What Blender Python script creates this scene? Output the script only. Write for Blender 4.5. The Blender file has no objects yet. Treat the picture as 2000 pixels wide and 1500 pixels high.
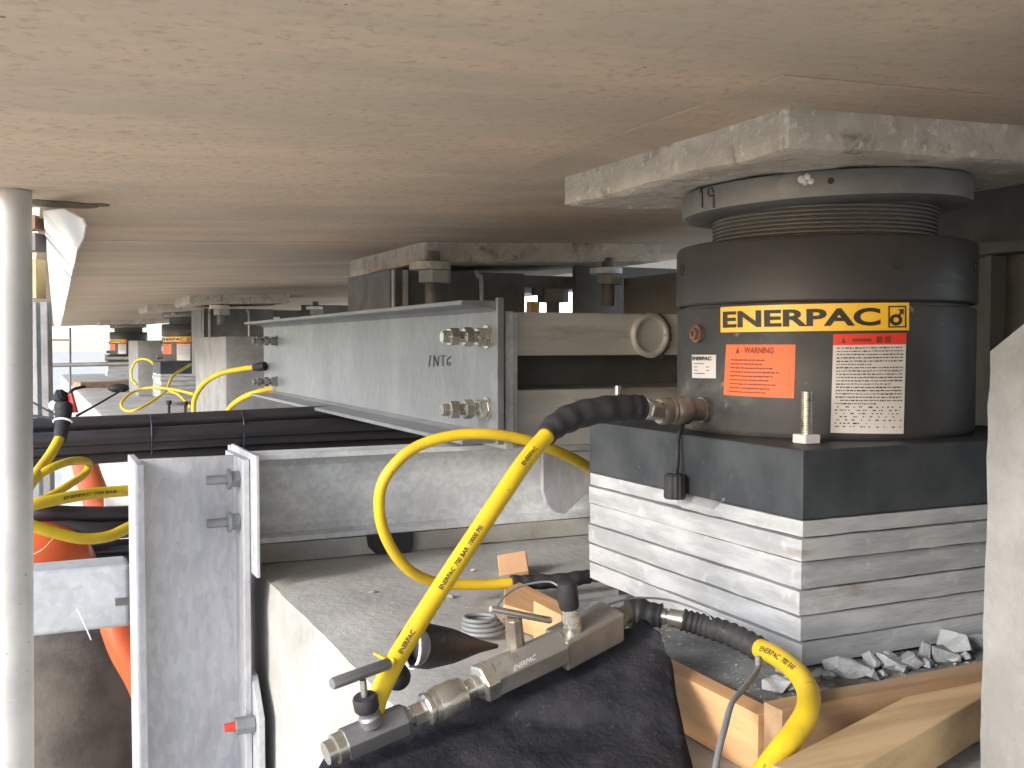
import bpy, bmesh, math, random
from mathutils import Vector, Matrix, noise
R = math.radians
S = bpy.context.scene
C = S.collection
random.seed(7)

# ------------------------------------------------------------------ camera, sky, sun, exposure
YAW, PIT = R(25.2), math.atan(78/2000)
cam_data = bpy.data.cameras.new("camera")
cam = bpy.data.objects.new("camera", cam_data); C.objects.link(cam)
cam.location = (0, 0, 0)
cam.rotation_euler = (R(90)-PIT, 0, -YAW)
cam_data.sensor_width = 36; cam_data.lens = 36
cam_data.clip_start = 0.02; cam_data.clip_end = 5000
S.camera = cam

SUN_EL, SUN_AZ = R(20), R(-108)            # azimuth from +Y towards +X
world = bpy.data.worlds.new("World"); S.world = world; world.use_nodes = True
wn = world.node_tree.nodes; wl = world.node_tree.links
sky = wn.new("ShaderNodeTexSky"); sky.sky_type = 'NISHITA'; sky.sun_disc = False
sky.sun_elevation = SUN_EL; sky.sun_rotation = SUN_AZ % (2*math.pi)
sky.air_density = 0.8; sky.dust_density = 1.0; sky.ozone_density = 1.0
wl.new(sky.outputs[0], wn["Background"].inputs[0]); wn["Background"].inputs[1].default_value = 0.15
sd = bpy.data.lights.new("sun", 'SUN'); sd.energy = 1.0; sd.angle = R(13); sd.color = (1, .985, .965)
sun = bpy.data.objects.new("sun", sd); C.objects.link(sun)
sdir = Vector((math.sin(SUN_AZ)*math.cos(SUN_EL), math.cos(SUN_AZ)*math.cos(SUN_EL), math.sin(SUN_EL)))
sun.rotation_euler = sdir.to_track_quat('Z', 'Y').to_euler()
S.view_settings.view_transform = 'Standard'; S.view_settings.look = 'None'
S.view_settings.gamma = 1; S.view_settings.exposure = 1.8

# ------------------------------------------------------------------ unprojection of photograph pixels onto real planes
rv = Vector((math.cos(YAW), -math.sin(YAW), 0)); f0 = Vector((math.sin(YAW), math.cos(YAW), 0))
fv = f0*math.cos(PIT) + Vector((0, 0, -math.sin(PIT))); uv = f0*math.sin(PIT) + Vector((0, 0, math.cos(PIT)))
def P(px, py, x=None, y=None, z=None, d=None):
    dr = fv + rv*((px-1000)/2000) + uv*((750-py)/2000)
    if d is not None: t = d
    elif x is not None: t = x/dr.x
    elif y is not None: t = y/dr.y
    else: t = z/dr.z
    return dr*t

# ------------------------------------------------------------------ materials
def mat(name, c1, c2=None, scale=6, rough=.6, metal=0, bump=0, bscale=60, stretch=(1,1,1), lo=.35, hi=.65,
        stain=None, sscale=3, slo=.55, shi=.7, speck=None, pscale=80, plo=.7, phi=.75, spec=.5, rvar=.12, detail=6, warp=.0, voro=0, coat=0, rot=0):
    m = bpy.data.materials.new(name); m.use_nodes = True
    n = m.node_tree.nodes; l = m.node_tree.links; b = n["Principled BSDF"]
    tc = n.new("ShaderNodeTexCoord"); oi = n.new("ShaderNodeObjectInfo")
    mul = n.new("ShaderNodeMath"); mul.operation = 'MULTIPLY'; mul.inputs[1].default_value = 37.0
    l.new(oi.outputs['Random'], mul.inputs[0])
    add = n.new("ShaderNodeVectorMath"); add.operation = 'ADD'
    l.new(tc.outputs['Object'], add.inputs[0]); l.new(mul.outputs[0], add.inputs[1])
    mp = n.new("ShaderNodeMapping"); mp.inputs['Scale'].default_value = stretch; mp.inputs['Rotation'].default_value = (0, 0, rot)
    l.new(add.outputs[0], mp.inputs['Vector'])
    def nz(sc, det=detail, src=mp.outputs[0], dist=0.0):
        t = n.new("ShaderNodeTexNoise"); t.inputs['Scale'].default_value = sc; t.inputs['Detail'].default_value = det
        t.inputs['Roughness'].default_value = .62; t.inputs['Distortion'].default_value = dist
        l.new(src, t.inputs['Vector']); return t.outputs['Fac']
    def ramp(src, a, bb):
        r = n.new("ShaderNodeMapRange"); r.inputs['From Min'].default_value = a; r.inputs['From Max'].default_value = bb
        r.interpolation_type = 'SMOOTHSTEP'; l.new(src, r.inputs['Value']); return r.outputs['Result']
    def mix(f, a, bb):
        x = n.new("ShaderNodeMix"); x.data_type = 'RGBA'; l.new(f, x.inputs['Factor'])
        for s, v in ((6, a), (7, bb)):
            if isinstance(v, tuple): x.inputs[s].default_value = (*v[:3], 1)
            else: l.new(v, x.inputs[s])
        return x.outputs[2]
    c2 = c2 or tuple(v*.8 for v in c1)
    f = ramp(nz(scale, dist=warp), lo, hi)
    col = mix(f, c1, c2)
    if voro:
        v = n.new("ShaderNodeTexVoronoi"); v.inputs['Scale'].default_value = voro; l.new(mp.outputs[0], v.inputs['Vector'])
        sep = n.new("ShaderNodeSeparateColor"); l.new(v.outputs['Color'], sep.inputs[0])
        vf = ramp(sep.outputs[0], 0, 1)
        x = n.new("ShaderNodeMix"); x.data_type = 'RGBA'; x.blend_type = 'MULTIPLY'; x.inputs['Factor'].default_value = 1
        l.new(col, x.inputs[6]); l.new(mix(vf, (.86,.86,.87), (1.,1.,1.)), x.inputs[7]); col = x.outputs[2]
    if stain:
        col = mix(ramp(nz(sscale, dist=.4), slo, shi), col, stain)
    if speck:
        col = mix(ramp(nz(pscale, 3, src=add.outputs[0]), plo, phi), col, speck)
    l.new(col, b.inputs['Base Color'])
    b.inputs['Metallic'].default_value = metal
    b.inputs['Specular IOR Level'].default_value = spec
    if coat: b.inputs['Coat Weight'].default_value = coat
    rr = n.new("ShaderNodeMapRange"); rr.inputs['To Min'].default_value = max(.03, rough-rvar); rr.inputs['To Max'].default_value = min(1, rough+rvar)
    l.new(nz(scale*2.3), rr.inputs['Value']); l.new(rr.outputs[0], b.inputs['Roughness'])
    if bump:
        bp = n.new("ShaderNodeBump"); bp.inputs['Strength'].default_value = min(1, bump); bp.inputs['Distance'].default_value = .004*max(1, bump)
        l.new(nz(bscale, 8, src=mp.outputs[0]), bp.inputs['Height']); l.new(bp.outputs[0], b.inputs['Normal'])
    return m

M = {}
M['soffit'] = mat("deck concrete", (.655,.505,.365), (.515,.425,.325), 3.4, .85, bump=.6, bscale=60, stretch=(.42,1.3,1), rot=R(25), lo=.38, hi=.62,
                  stain=(.40,.33,.26), sscale=1.8, slo=.50, shi=.82, speck=(.46,.345,.26), pscale=75, plo=.50, phi=.74, spec=.2, detail=12)
M['concrete'] = mat("grey concrete", (.40,.385,.355), (.30,.29,.27), 7, .9, bump=.5, bscale=70, stain=(.16,.155,.145), sscale=5, slo=.56, shi=.78, speck=(.5,.49,.46), pscale=120, plo=.66, phi=.72, spec=.2)
M['capcon'] = mat("pier cap concrete", (.42,.415,.395), (.32,.317,.305), 5, .9, bump=.6, bscale=60, stain=(.19,.18,.16), sscale=4.5, slo=.58, shi=.8, speck=(.62,.61,.57), pscale=90, plo=.68, phi=.73, spec=.2)
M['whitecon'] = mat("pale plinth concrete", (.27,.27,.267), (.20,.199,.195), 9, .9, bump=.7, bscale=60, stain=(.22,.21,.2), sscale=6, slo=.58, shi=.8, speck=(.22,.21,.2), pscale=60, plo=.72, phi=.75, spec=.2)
M['padcon'] = mat("pad grout", (.66,.59,.485), (.50,.445,.365), 12, .9, bump=1.3, bscale=60, stain=(.29,.25,.20), sscale=22, slo=.54, shi=.72, speck=(.72,.68,.60), pscale=60, plo=.56, phi=.68, spec=.2)
M['mortar'] = mat("mortar", (.20,.205,.205), (.12,.125,.125), 14, .95, bump=1, bscale=60, speck=(.33,.33,.33), pscale=90, plo=.6, phi=.68, spec=.2)
M['rubble'] = mat("broken concrete", (.33,.345,.355), (.23,.24,.25), 20, .95, bump=.7, bscale=110, spec=.2)
M['galv'] = mat("galvanised steel", (.245,.258,.275), (.195,.207,.222), 4, .42, metal=.3, bump=.06, bscale=90, voro=70, stain=(.175,.183,.19), sscale=3, slo=.55, shi=.8, stretch=(1,1,.6))
M['galvdull'] = mat("dull galvanised steel", (.78,.795,.81), (.62,.635,.65), 9, .5, metal=.1, bump=.12, bscale=90, voro=110, stain=(.45,.455,.46), sscale=5, slo=.55, shi=.8)
M['galvcol'] = mat("galvanised column steel", (.54,.54,.565), (.41,.41,.435), 7, .5, metal=.2, bump=.12, bscale=90, voro=110, stretch=(1,1,.4), stain=(.31,.305,.315), sscale=5, slo=.55, shi=.8)
M['galvlight'] = mat("bright galvanised steel", (.56,.59,.61), (.45,.475,.495), 6, .42, metal=.3, bump=.06, bscale=90, voro=70)
M['shim'] = mat("pale shim steel", (.43,.44,.455), (.29,.30,.315), 7, .5, metal=.2, bump=.3, bscale=70, stretch=(1,1,5), stain=(.25,.22,.19), sscale=4, slo=.6, shi=.75, speck=(.47,.475,.485), pscale=26, plo=.58, phi=.74)
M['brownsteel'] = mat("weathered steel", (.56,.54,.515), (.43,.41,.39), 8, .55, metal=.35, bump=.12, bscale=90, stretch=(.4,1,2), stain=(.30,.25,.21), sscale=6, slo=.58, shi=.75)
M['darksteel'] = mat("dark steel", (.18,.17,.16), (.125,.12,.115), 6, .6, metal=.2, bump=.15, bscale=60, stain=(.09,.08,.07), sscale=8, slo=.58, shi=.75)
M['blackplate'] = mat("black plate steel", (.062,.068,.075), (.034,.038,.044), 7, .5, metal=.1, bump=.08, bscale=120, stain=(.105,.10,.095), sscale=9, slo=.62, shi=.78, speck=(.13,.13,.13), pscale=45, plo=.71, phi=.76, spec=.22)
M['jack'] = mat("jack grey paint", (.068,.067,.068), (.046,.046,.048), 5, .45, metal=.08, bump=.08, bscale=90, stain=(.17,.155,.135), sscale=7, slo=.50, shi=.8, speck=(.19,.185,.18), pscale=38, plo=.66, phi=.78, spec=.22)
M['collar'] = mat("collar grey paint", (.055,.052,.054), (.04,.039,.042), 4, .40, metal=.1, bump=.05, bscale=120, stretch=(1,1,3), stain=(.15,.138,.125), sscale=6, slo=.62, shi=.8, spec=.22)
M['saddle'] = mat("saddle steel", (.235,.23,.22), (.18,.175,.168), 9, .55, metal=.3, bump=.12, bscale=90, stain=(.27,.26,.24), sscale=14, slo=.6, shi=.7)
M['yellowdecal'] = mat("yellow decal", (.86,.50,.03), (.80,.45,.025), 6, .35, spec=.5, speck=(.9,.75,.4), pscale=40, plo=.72, phi=.78)
M['orange'] = mat("orange sticker", (.86,.155,.045), (.80,.13,.035), 6, .55)
M['redhead'] = mat("red sticker band", (.72,.045,.02), (.66,.04,.02), 6, .5)
M['white'] = mat("white sticker", (.66,.63,.63), (.58,.55,.55), 8, .5)
M['ink'] = mat("black ink", (.02,.018,.016), (.03,.027,.024), 30, .6)
M['redink'] = mat("dark red ink", (.25,.035,.015), (.2,.03,.015), 30, .6)
M['pencil'] = mat("marker", (.055,.055,.06), (.09,.09,.095), 60, .8)
M['hose'] = mat("yellow hose", (.62,.44,.02), (.52,.36,.02), 14, .48, spec=.35, stain=(.36,.24,.03), sscale=30, slo=.60, shi=.74, bump=.1, bscale=90, speck=(.22,.16,.04), pscale=120, plo=.68, phi=.74)
M['rubber'] = mat("black rubber", (.022,.022,.024), (.034,.034,.037), 14, .6, bump=.35, bscale=60, speck=(.075,.073,.07), pscale=50, plo=.66, phi=.76, spec=.22)
M['mat'] = mat("rubber mat", (.020,.0205,.026), (.034,.034,.041), 16, .92, bump=1.2, bscale=70, stain=(.046,.044,.044), sscale=7, slo=.52, shi=.72, speck=(.06,.057,.055), pscale=140, plo=.62, phi=.72, spec=.1)
M['pipe'] = mat("black pipe", (.022,.020,.024), (.03,.026,.031), 5, .38, spec=.5)
M['valve'] = mat("valve metal", (.34,.32,.295), (.25,.235,.215), 14, .38, metal=.55, bump=.1, bscale=120, stain=(.17,.155,.14), sscale=16, slo=.6, shi=.75)
M['valvegrey'] = mat("grey valve metal", (.27,.265,.275), (.20,.20,.21), 14, .4, metal=.6, bump=.08, bscale=120)
M['chrome'] = mat("zinc plated", (.62,.60,.55), (.50,.48,.43), 30, .28, metal=.85, stain=(.32,.29,.24), sscale=40, slo=.58, shi=.7)
M['brass'] = mat("brassy fitting", (.30,.265,.22), (.20,.175,.145), 30, .42, metal=.6, stain=(.1,.075,.055), sscale=30, slo=.58, shi=.7)
M['rust'] = mat("rusty steel", (.22,.12,.08), (.13,.075,.055), 40, .75, metal=.2, bump=.3)
M['wood'] = mat("orange plywood", (.56,.325,.16), (.43,.235,.11), 5, .7, bump=.12, bscale=40, stretch=(7,.7,7), stain=(.30,.16,.075), sscale=2.2, slo=.58, shi=.8)
M['woodx'] = mat("weathered board", (.36,.235,.14), (.24,.15,.085), 4, .7, bump=.15, bscale=40, stretch=(.7,7,7), stain=(.20,.125,.08), sscale=2, slo=.55, shi=.78)
M['lumber'] = mat("pale lumber", (.50,.36,.205), (.37,.25,.13), 4, .7, bump=.12, bscale=40, stretch=(.7,7,7), stain=(.30,.19,.10), sscale=2, slo=.6, shi=.8)
M['tan'] = mat("tan block wood", (.50,.31,.18), (.42,.25,.14), 6, .75, bump=.1)
M['orangeplastic'] = mat("orange plastic", (.58,.105,.025), (.48,.08,.02), 8, .42)
M['whitemetal'] = mat("white painted sheet", (.72,.73,.73), (.62,.63,.63), 5, .5, stain=(.40,.40,.38), sscale=8, slo=.62, shi=.8)
M['tube'] = mat("scaffold tube", (.50,.49,.47), (.41,.40,.385), 10, .5, metal=.35, bump=.08, speck=(.3,.28,.26), pscale=70, plo=.68, phi=.72)
M['ground'] = mat("dusty site ground", (.72,.64,.52), (.64,.56,.45), .3, .95, bump=.5, bscale=8, spec=.1)
M['greycable'] = mat("grey cable", (.20,.21,.22), (.16,.17,.18), 20, .5)
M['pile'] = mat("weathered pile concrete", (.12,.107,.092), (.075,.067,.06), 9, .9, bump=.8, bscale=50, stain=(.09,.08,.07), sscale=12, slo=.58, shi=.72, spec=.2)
M['formyellow'] = mat("form timber", (.55,.43,.22), (.45,.34,.17), 8, .7)
M['formbrown'] = mat("brown board", (.26,.14,.095), (.2,.11,.075), 8, .7)
M['redplastic'] = mat("red plastic", (.62,.05,.03), (.55,.045,.03), 8, .4)
M['dark_mark'] = mat("dark mark", (.20,.17,.11), (.13,.11,.075), 18, .9)

# ------------------------------------------------------------------ mesh helpers
WL = {}
def obj(name, bm, m, parent=None, smooth=False, bevel=0, seg=2, normals=True):
    """links bm as ONE mesh object; world coordinates in, local out"""
    if normals: bmesh.ops.recalc_face_normals(bm, faces=bm.faces)
    if parent is None:
        vs = [v.co for v in bm.verts]
        o0 = Vector(((min(v.x for v in vs)+max(v.x for v in vs))/2, (min(v.y for v in vs)+max(v.y for v in vs))/2, min(v.z for v in vs)))
    else: o0 = WL[parent.name]
    bmesh.ops.translate(bm, verts=bm.verts, vec=-o0)
    me = bpy.data.meshes.new(name); bm.to_mesh(me); bm.free()
    for p in me.polygons: p.use_smooth = smooth is not False
    if smooth == 'auto':
        me.set_sharp_from_angle(angle=R(38))
    o = bpy.data.objects.new(name, me); C.objects.link(o); me.materials.append(M[m] if isinstance(m, str) else m)
    if parent is None: o.location = o0
    else: o.parent = parent
    WL[o.name] = o0
    if bevel:
        b = o.modifiers.new("bevel", 'BEVEL'); b.width = bevel; b.segments = seg; b.limit_method = 'ANGLE'; b.angle_limit = R(40)
    return o
def thing(name, label, cat, loc, group=None):
    o = bpy.data.objects.new(name, None); C.objects.link(o); o.location = loc; o.empty_display_size = .05
    WL[o.name] = Vector(loc); o['label'] = label; o['category'] = cat
    if group: o['group'] = group
    return o
def tag(o, label, cat, group=None):
    o['label'] = label; o['category'] = cat
    if group: o['group'] = group
    return o
def dup(root, delta, label, skip=()):
    r = root.copy(); C.objects.link(r); r.location = root.location + Vector(delta); r['label'] = label
    for ch in list(root.children):
        if ch.name.split('.')[0] in skip: continue
        c = ch.copy(); C.objects.link(c); c.parent = r
        for g in list(ch.children):
            d = g.copy(); C.objects.link(d); d.parent = c
    return r
B = bmesh.new
def box(bm, x0, x1, y0, y1, z0, z1):
    vs = [bm.verts.new((x, y, z)) for z in (z0, z1) for x, y in ((x0, y0), (x1, y0), (x1, y1), (x0, y1))]
    for f in ((3,2,1,0), (4,5,6,7), (0,1,5,4), (1,2,6,5), (2,3,7,6), (3,0,4,7)): bm.faces.new([vs[i] for i in f])
    return vs
def obox(bm, p0, p1, w, h, upv=Vector((0,0,1))):
    """bar from p0 to p1, width w (sideways), height h (along upv), centred on the line"""
    p0, p1 = Vector(p0), Vector(p1); t = (p1-p0).normalized(); s = t.cross(upv).normalized(); u = s.cross(t)
    vs = []
    for p in (p0, p1):
        for a, b in ((-1,-1), (1,-1), (1,1), (-1,1)): vs.append(bm.verts.new(p + s*(a*w/2) + u*(b*h/2)))
    for f in ((3,2,1,0), (4,5,6,7), (0,1,5,4), (1,2,6,5), (2,3,7,6), (3,0,4,7)): bm.faces.new([vs[i] for i in f])
def frame(t):
    t = t.normalized(); a = Vector((0,0,1)) if abs(t.z) < .9 else Vector((1,0,0))
    s = t.cross(a).normalized(); return s, s.cross(t)
def rod(bm, p0, p1, r0, r1=None, n=20, rot=0, caps=True):
    r1 = r0 if r1 is None else r1
    p0, p1 = Vector(p0), Vector(p1); s, u = frame(p1-p0)
    rings = []
    for p, r in ((p0, r0), (p1, r1)):
        rings.append([bm.verts.new(p + s*(r*math.cos(rot+2*math.pi*i/n)) + u*(r*math.sin(rot+2*math.pi*i/n))) for i in range(n)])
    for i in range(n): bm.faces.new((rings[0][i], rings[0][(i+1)%n], rings[1][(i+1)%n], rings[1][i]))
    if caps: bm.faces.new(rings[0][::-1]); bm.faces.new(rings[1])
def turned(bm, p0, p1, prof, n=28, rot=0):
    """profile of (fraction along p0-p1, radius)"""
    p0, p1 = Vector(p0), Vector(p1); s, u = frame(p1-p0); rings = []
    for f, r in prof:
        p = p0.lerp(p1, f)
        rings.append([bm.verts.new(p + s*(r*math.cos(rot+2*math.pi*i/n)) + u*(r*math.sin(rot+2*math.pi*i/n))) for i in range(n)])
    for a, b in zip(rings, rings[1:]):
        for i in range(n): bm.faces.new((a[i], a[(i+1)%n], b[(i+1)%n], b[i]))
    bm.faces.new(rings[0][::-1]); bm.faces.new(rings[-1])
def lathe(bm, cx, cy, prof, n=96, close=True):
    rings = [[bm.verts.new((cx+r*math.cos(2*math.pi*i/n), cy+r*math.sin(2*math.pi*i/n), z)) for i in range(n)] for r, z in prof]
    for a, b in zip(rings, rings[1:]):
        for i in range(n): bm.faces.new((a[i], a[(i+1)%n], b[(i+1)%n], b[i]))
    if close: bm.faces.new(rings[0][::-1]); bm.faces.new(rings[-1])
def spline(pts, k=10):
    pts = [Vector(p) for p in pts]; q = [pts[0]*2-pts[1]] + pts + [pts[-1]*2-pts[-2]]; out = []
    for i in range(1, len(q)-2):
        a, b, c, d = q[i-1:i+3]
        for j in range(k):
            t = j/k
            out.append(.5*((2*b) + (c-a)*t + (2*a-5*b+4*c-d)*t*t + (3*b-a-3*c+d)*t**3))
    out.append(pts[-1]); return out
def tube(bm, path, r, n=14, caps=True):
    """sweep along a dense path; r a number or function of 0..1"""
    m = len(path); t0 = (path[1]-path[0]).normalized(); s, u = frame(t0); rings = []
    for i, p in enumerate(path):
        t = (path[min(i+1, m-1)]-path[max(i-1, 0)]).normalized()
        s = (s - t*s.dot(t)).normalized(); u = t.cross(s)
        rr = r(i/(m-1)) if callable(r) else r
        rings.append([bm.verts.new(p + s*(rr*math.cos(2*math.pi*j/n)) + u*(rr*math.sin(2*math.pi*j/n))) for j in range(n)])
    for a, b in zip(rings, rings[1:]):
        for j in range(n): bm.faces.new((a[j], a[(j+1)%n], b[(j+1)%n], b[j]))
    if caps: bm.faces.new(rings[0][::-1]); bm.faces.new(rings[-1])
def plate(bm, pts, nrm, th):
    """flat polygon of 3-D points given thickness along nrm"""
    nrm = Vector(nrm).normalized()*th
    a = [bm.verts.new(Vector(p)) for p in pts]; b = [bm.verts.new(Vector(p)+nrm) for p in pts]; k = len(a)
    bm.faces.new(a[::-1]); bm.faces.new(b)
    for i in range(k): bm.faces.new((a[i], a[(i+1)%k], b[(i+1)%k], b[i]))
def rough_box(x0, x1, y0, y1, z0, z1, step, amp, edge=.0, seed=0, zs=None):
    """box of small faces with weathered, chipped surface and edges"""
    bm = B(); dims = (x1-x0, y1-y0, z1-z0); o = Vector((x0, y0, z0))
    ns = [max(2, int(d/step)) for d in dims]; cache = {}
    def V(i, j, k):
        if (i, j, k) not in cache:
            p = o + Vector((dims[0]*i/ns[0], dims[1]*j/ns[1], dims[2]*k/ns[2]))
            ext = [a in (0, ns[q]) for q, a in enumerate((i, j, k))]
            w = noise.noise_vector(p*9 + Vector((seed, 0, 0))) + noise.noise_vector(p*31 + Vector((seed, 5, 0)))*.6
            q = p + w*amp
            if sum(ext) >= 2 and edge:
                e = edge*(.55 + .9*abs(noise.noise(p*14 + Vector((0, seed, 0)))))
                for a_, (idx, on) in enumerate(zip((i, j, k), ext)):
                    if on: q[a_] += e if idx == 0 else -e
            cache[(i, j, k)] = bm.verts.new(q)
        return cache[(i, j, k)]
    for a, b_, c in ((0,1,2), (1,2,0), (2,0,1)):
        for side in (0, ns[c]):
            for i in range(ns[a]):
                for j in range(ns[b_]):
                    q = []
                    for di, dj in ((0,0), (1,0), (1,1), (0,1)):
                        idx = [0,0,0]; idx[a] = i+di; idx[b_] = j+dj; idx[c] = side; q.append(V(*idx))
                    bm.faces.new(q if side else q[::-1])
    return bm
def text_bm(s, size, bold=0.0, sx=1.0, align='LEFT'):
    cu = bpy.data.curves.new("t", 'FONT'); cu.body = s; cu.size = size; cu.offset = bold; cu.align_x = align; cu.resolution_u = 4
    o = bpy.data.objects.new("t", cu); C.objects.link(o)
    dg = bpy.context.evaluated_depsgraph_get(); dg.update(); me = bpy.data.meshes.new_from_object(o.evaluated_get(dg))
    bm = B(); bm.from_mesh(me); bpy.data.objects.remove(o); bpy.data.curves.remove(cu); bpy.data.meshes.remove(me)
    bmesh.ops.triangulate(bm, faces=bm.faces)
    for v in bm.verts: v.co.x *= sx
    return bm
def fit(bm, x0, x1, y0, y1):
    xs = [v.co.x for v in bm.verts]; ys = [v.co.y for v in bm.verts]
    for v in bm.verts:
        v.co.x = x0 + (v.co.x-min(xs))/(max(xs)-min(xs))*(x1-x0); v.co.y = y0 + (v.co.y-min(ys))/(max(ys)-min(ys))*(y1-y0)
def stroke_text(bm, strokes, org, ax, ay, w, eps):
    """handwriting: polylines in (0..1)-ish units on a plane"""
    for st in strokes:
        pts = [Vector(org)+Vector(ax)*a+Vector(ay)*b for a, b in st]
        for p, q in zip(pts, pts[1:]):
            if (q-p).length > 1e-6: obox(bm, p, q, w, w, eps)

# ------------------------------------------------------------------ large structure
bm = B(); box(bm, -900, 900, -900, 900, -6.5, -6.0)
g = obj("ground", bm, 'ground'); g['kind'] = 'structure'

def zs(x): return .277 + .035*(x-1.057)       # underside of the deck, falling slightly to the left
bridge = thing("bridge_deck", "weathered brown concrete underside of the bridge deck filling the top of the view", "bridge", (1, 6, zs(1)))
bm = B()
poly = [(-.09,-3.5), (2.2,-3.5), (2.2,4.6), (3.4,4.6), (3.4,16), (.02,16), (.02,2.0), (-.09,2.0)]; nP = len(poly)
a = [bm.verts.new((x, y, zs(x))) for x, y in poly]; b = [bm.verts.new((x, y, 1.3)) for x, y in poly]
bm.faces.new(a[::-1]); bm.faces.new(b)
for i in range(nP): bm.faces.new((a[i], a[(i+1)%nP], b[(i+1)%nP], b[i]))
obj("soffit", bm, 'soffit', bridge)
bm = B()                                            # dark patch where the notch of the deck meets the tube
for (px, py, w) in ((70,393,.06), (110,398,.075), (150,402,.06), (190,402,.035)):
    p = P(px, py, z=zs(.05)); rod(bm, (p.x, p.y, zs(p.x)-.0012), (p.x, p.y, zs(p.x)-.0002), w*.6, n=14)
bmesh.ops.remove_doubles(bm, verts=bm.verts, dist=.0001)
obj("dark_patch", bm, 'dark_mark', bridge)
for y_, x0_, x1_ in ((2.62,.03,1.7), (5.4,.04,3.3)):      # joints of the formwork boards
    bm = B(); q = [(x0_+(x1_-x0_)*i/12, y_+.004*math.sin(i*1.9+y_)) for i in range(13)]
    for (xa, ya), (xb, yb) in zip(q, q[1:]):
        w_ = random.uniform(.0012, .0028)
        plate(bm, [Vector((xa, ya-w_, zs(xa)-.0003)), Vector((xb, yb-w_, zs(xb)-.0003)), Vector((xb, yb+w_, zs(xb)-.0003)), Vector((xa, ya+w_, zs(xa)-.0003))], (0,0,1), .0012)
    obj("form_joint", bm, 'dark_mark', bridge)
bm = B(); rnd = random.Random(12)                    # air holes in the concrete
for _ in range(130):
    x_, y_ = rnd.uniform(-.05,1.8), rnd.uniform(.55,2.6); r_ = rnd.choice((.001,.0012,.0015,.002)); k_ = rnd.uniform(.6,1.6)
    vs = [bm.verts.new((x_+r_*k_*math.cos(t_), y_+r_*math.sin(t_), zs(x_+r_*k_*math.cos(t_))-.0003)) for t_ in [2*math.pi*i/8 for i in range(8)]]; bm.faces.new(vs[::-1])
ah = obj("air_holes", bm, 'formbrown', bridge); ah['kind'] = 'stuff'

cap = rough_box(.385, 2.3, -.9, 16, -2.6, -.43, .05, .0022, .008, 3)
cap = obj("pier_cap", cap, 'capcon', smooth='auto'); tag(cap, "long grey concrete pier cap with bright left face that carries jacks and steelwork", "pier")

def pad(x0, x1, y0, y1, z0, label, seed):
    z1 = zs(x1)+.004
    o = obj("bearing_pad", rough_box(x0, x1, y0, y1, z0, z1, .011, .0034, .004, seed), 'padcon', smooth='auto')
    for v in o.data.vertices:                       # follow the fall of the deck
        v.co.z += .035*(v.co.x+o.location.x-1.057)
    return tag(o, label, "concrete pad", "concrete pads cast under the deck")
pad(.776, 1.36, .918, 1.46, .2295, "rough pale concrete pad under the deck right above the labelled jack", 1)
pad(.96, 1.72, 2.6, 3.3, .222, "rough concrete pad above the large hanging nuts and the galvanised channel", 2)
pad(.80, 1.36, 5.9, 6.5, .229, "small far concrete pad just above the channel's flange", 4)
pad(.72, 1.36, 7.3, 7.9, .229, "small concrete pad above the far jack with orange label", 5)
pad(.72, 1.36, 12.6, 13.2, .229, "farthest small concrete pad, above the jack left of the plinth", 6)
bm = B(); q = [(.672,.803), (1.2,.80), (1.9,.806), (1.9,1.64), (1.2,1.632), (.668,1.636)]
plate(bm, [Vector((x, y, zs(x)-.0016)) for x, y in q], (0,0,1), .0012); obj("render_skim", bm, 'soffit', bridge)

def plinth(y0, y1, label, seed, top=.03, rough=.004):
    bm = rough_box(.8, 1.45, y0, y1, -.429, top, .02, .0011, .0035, seed)
    o = obj("concrete_plinth", bm, 'whitecon', smooth='auto')
    return tag(o, label, "concrete plinth", "concrete plinths on the pier cap")
pl = plinth(-.30, .672, "near pale concrete plinth with chipped top at right edge, beside jack", 11, .045)
for v in pl.data.vertices:                          # broken, sloping head
    wy = v.co.y+pl.location.y; 
    if v.co.z > .25 and wy > .58: v.co.z -= .050*((wy-.58)/.09)**1.4*min(1, (v.co.z-.25)/.2)
plinth(4.743, 5.69, "middle white concrete plinth behind the channel's far end with yellow hose", 12, .036)
plinth(8.94, 9.8, "farthest small concrete plinth behind the yellow hose coil", 13, .03)

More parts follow.
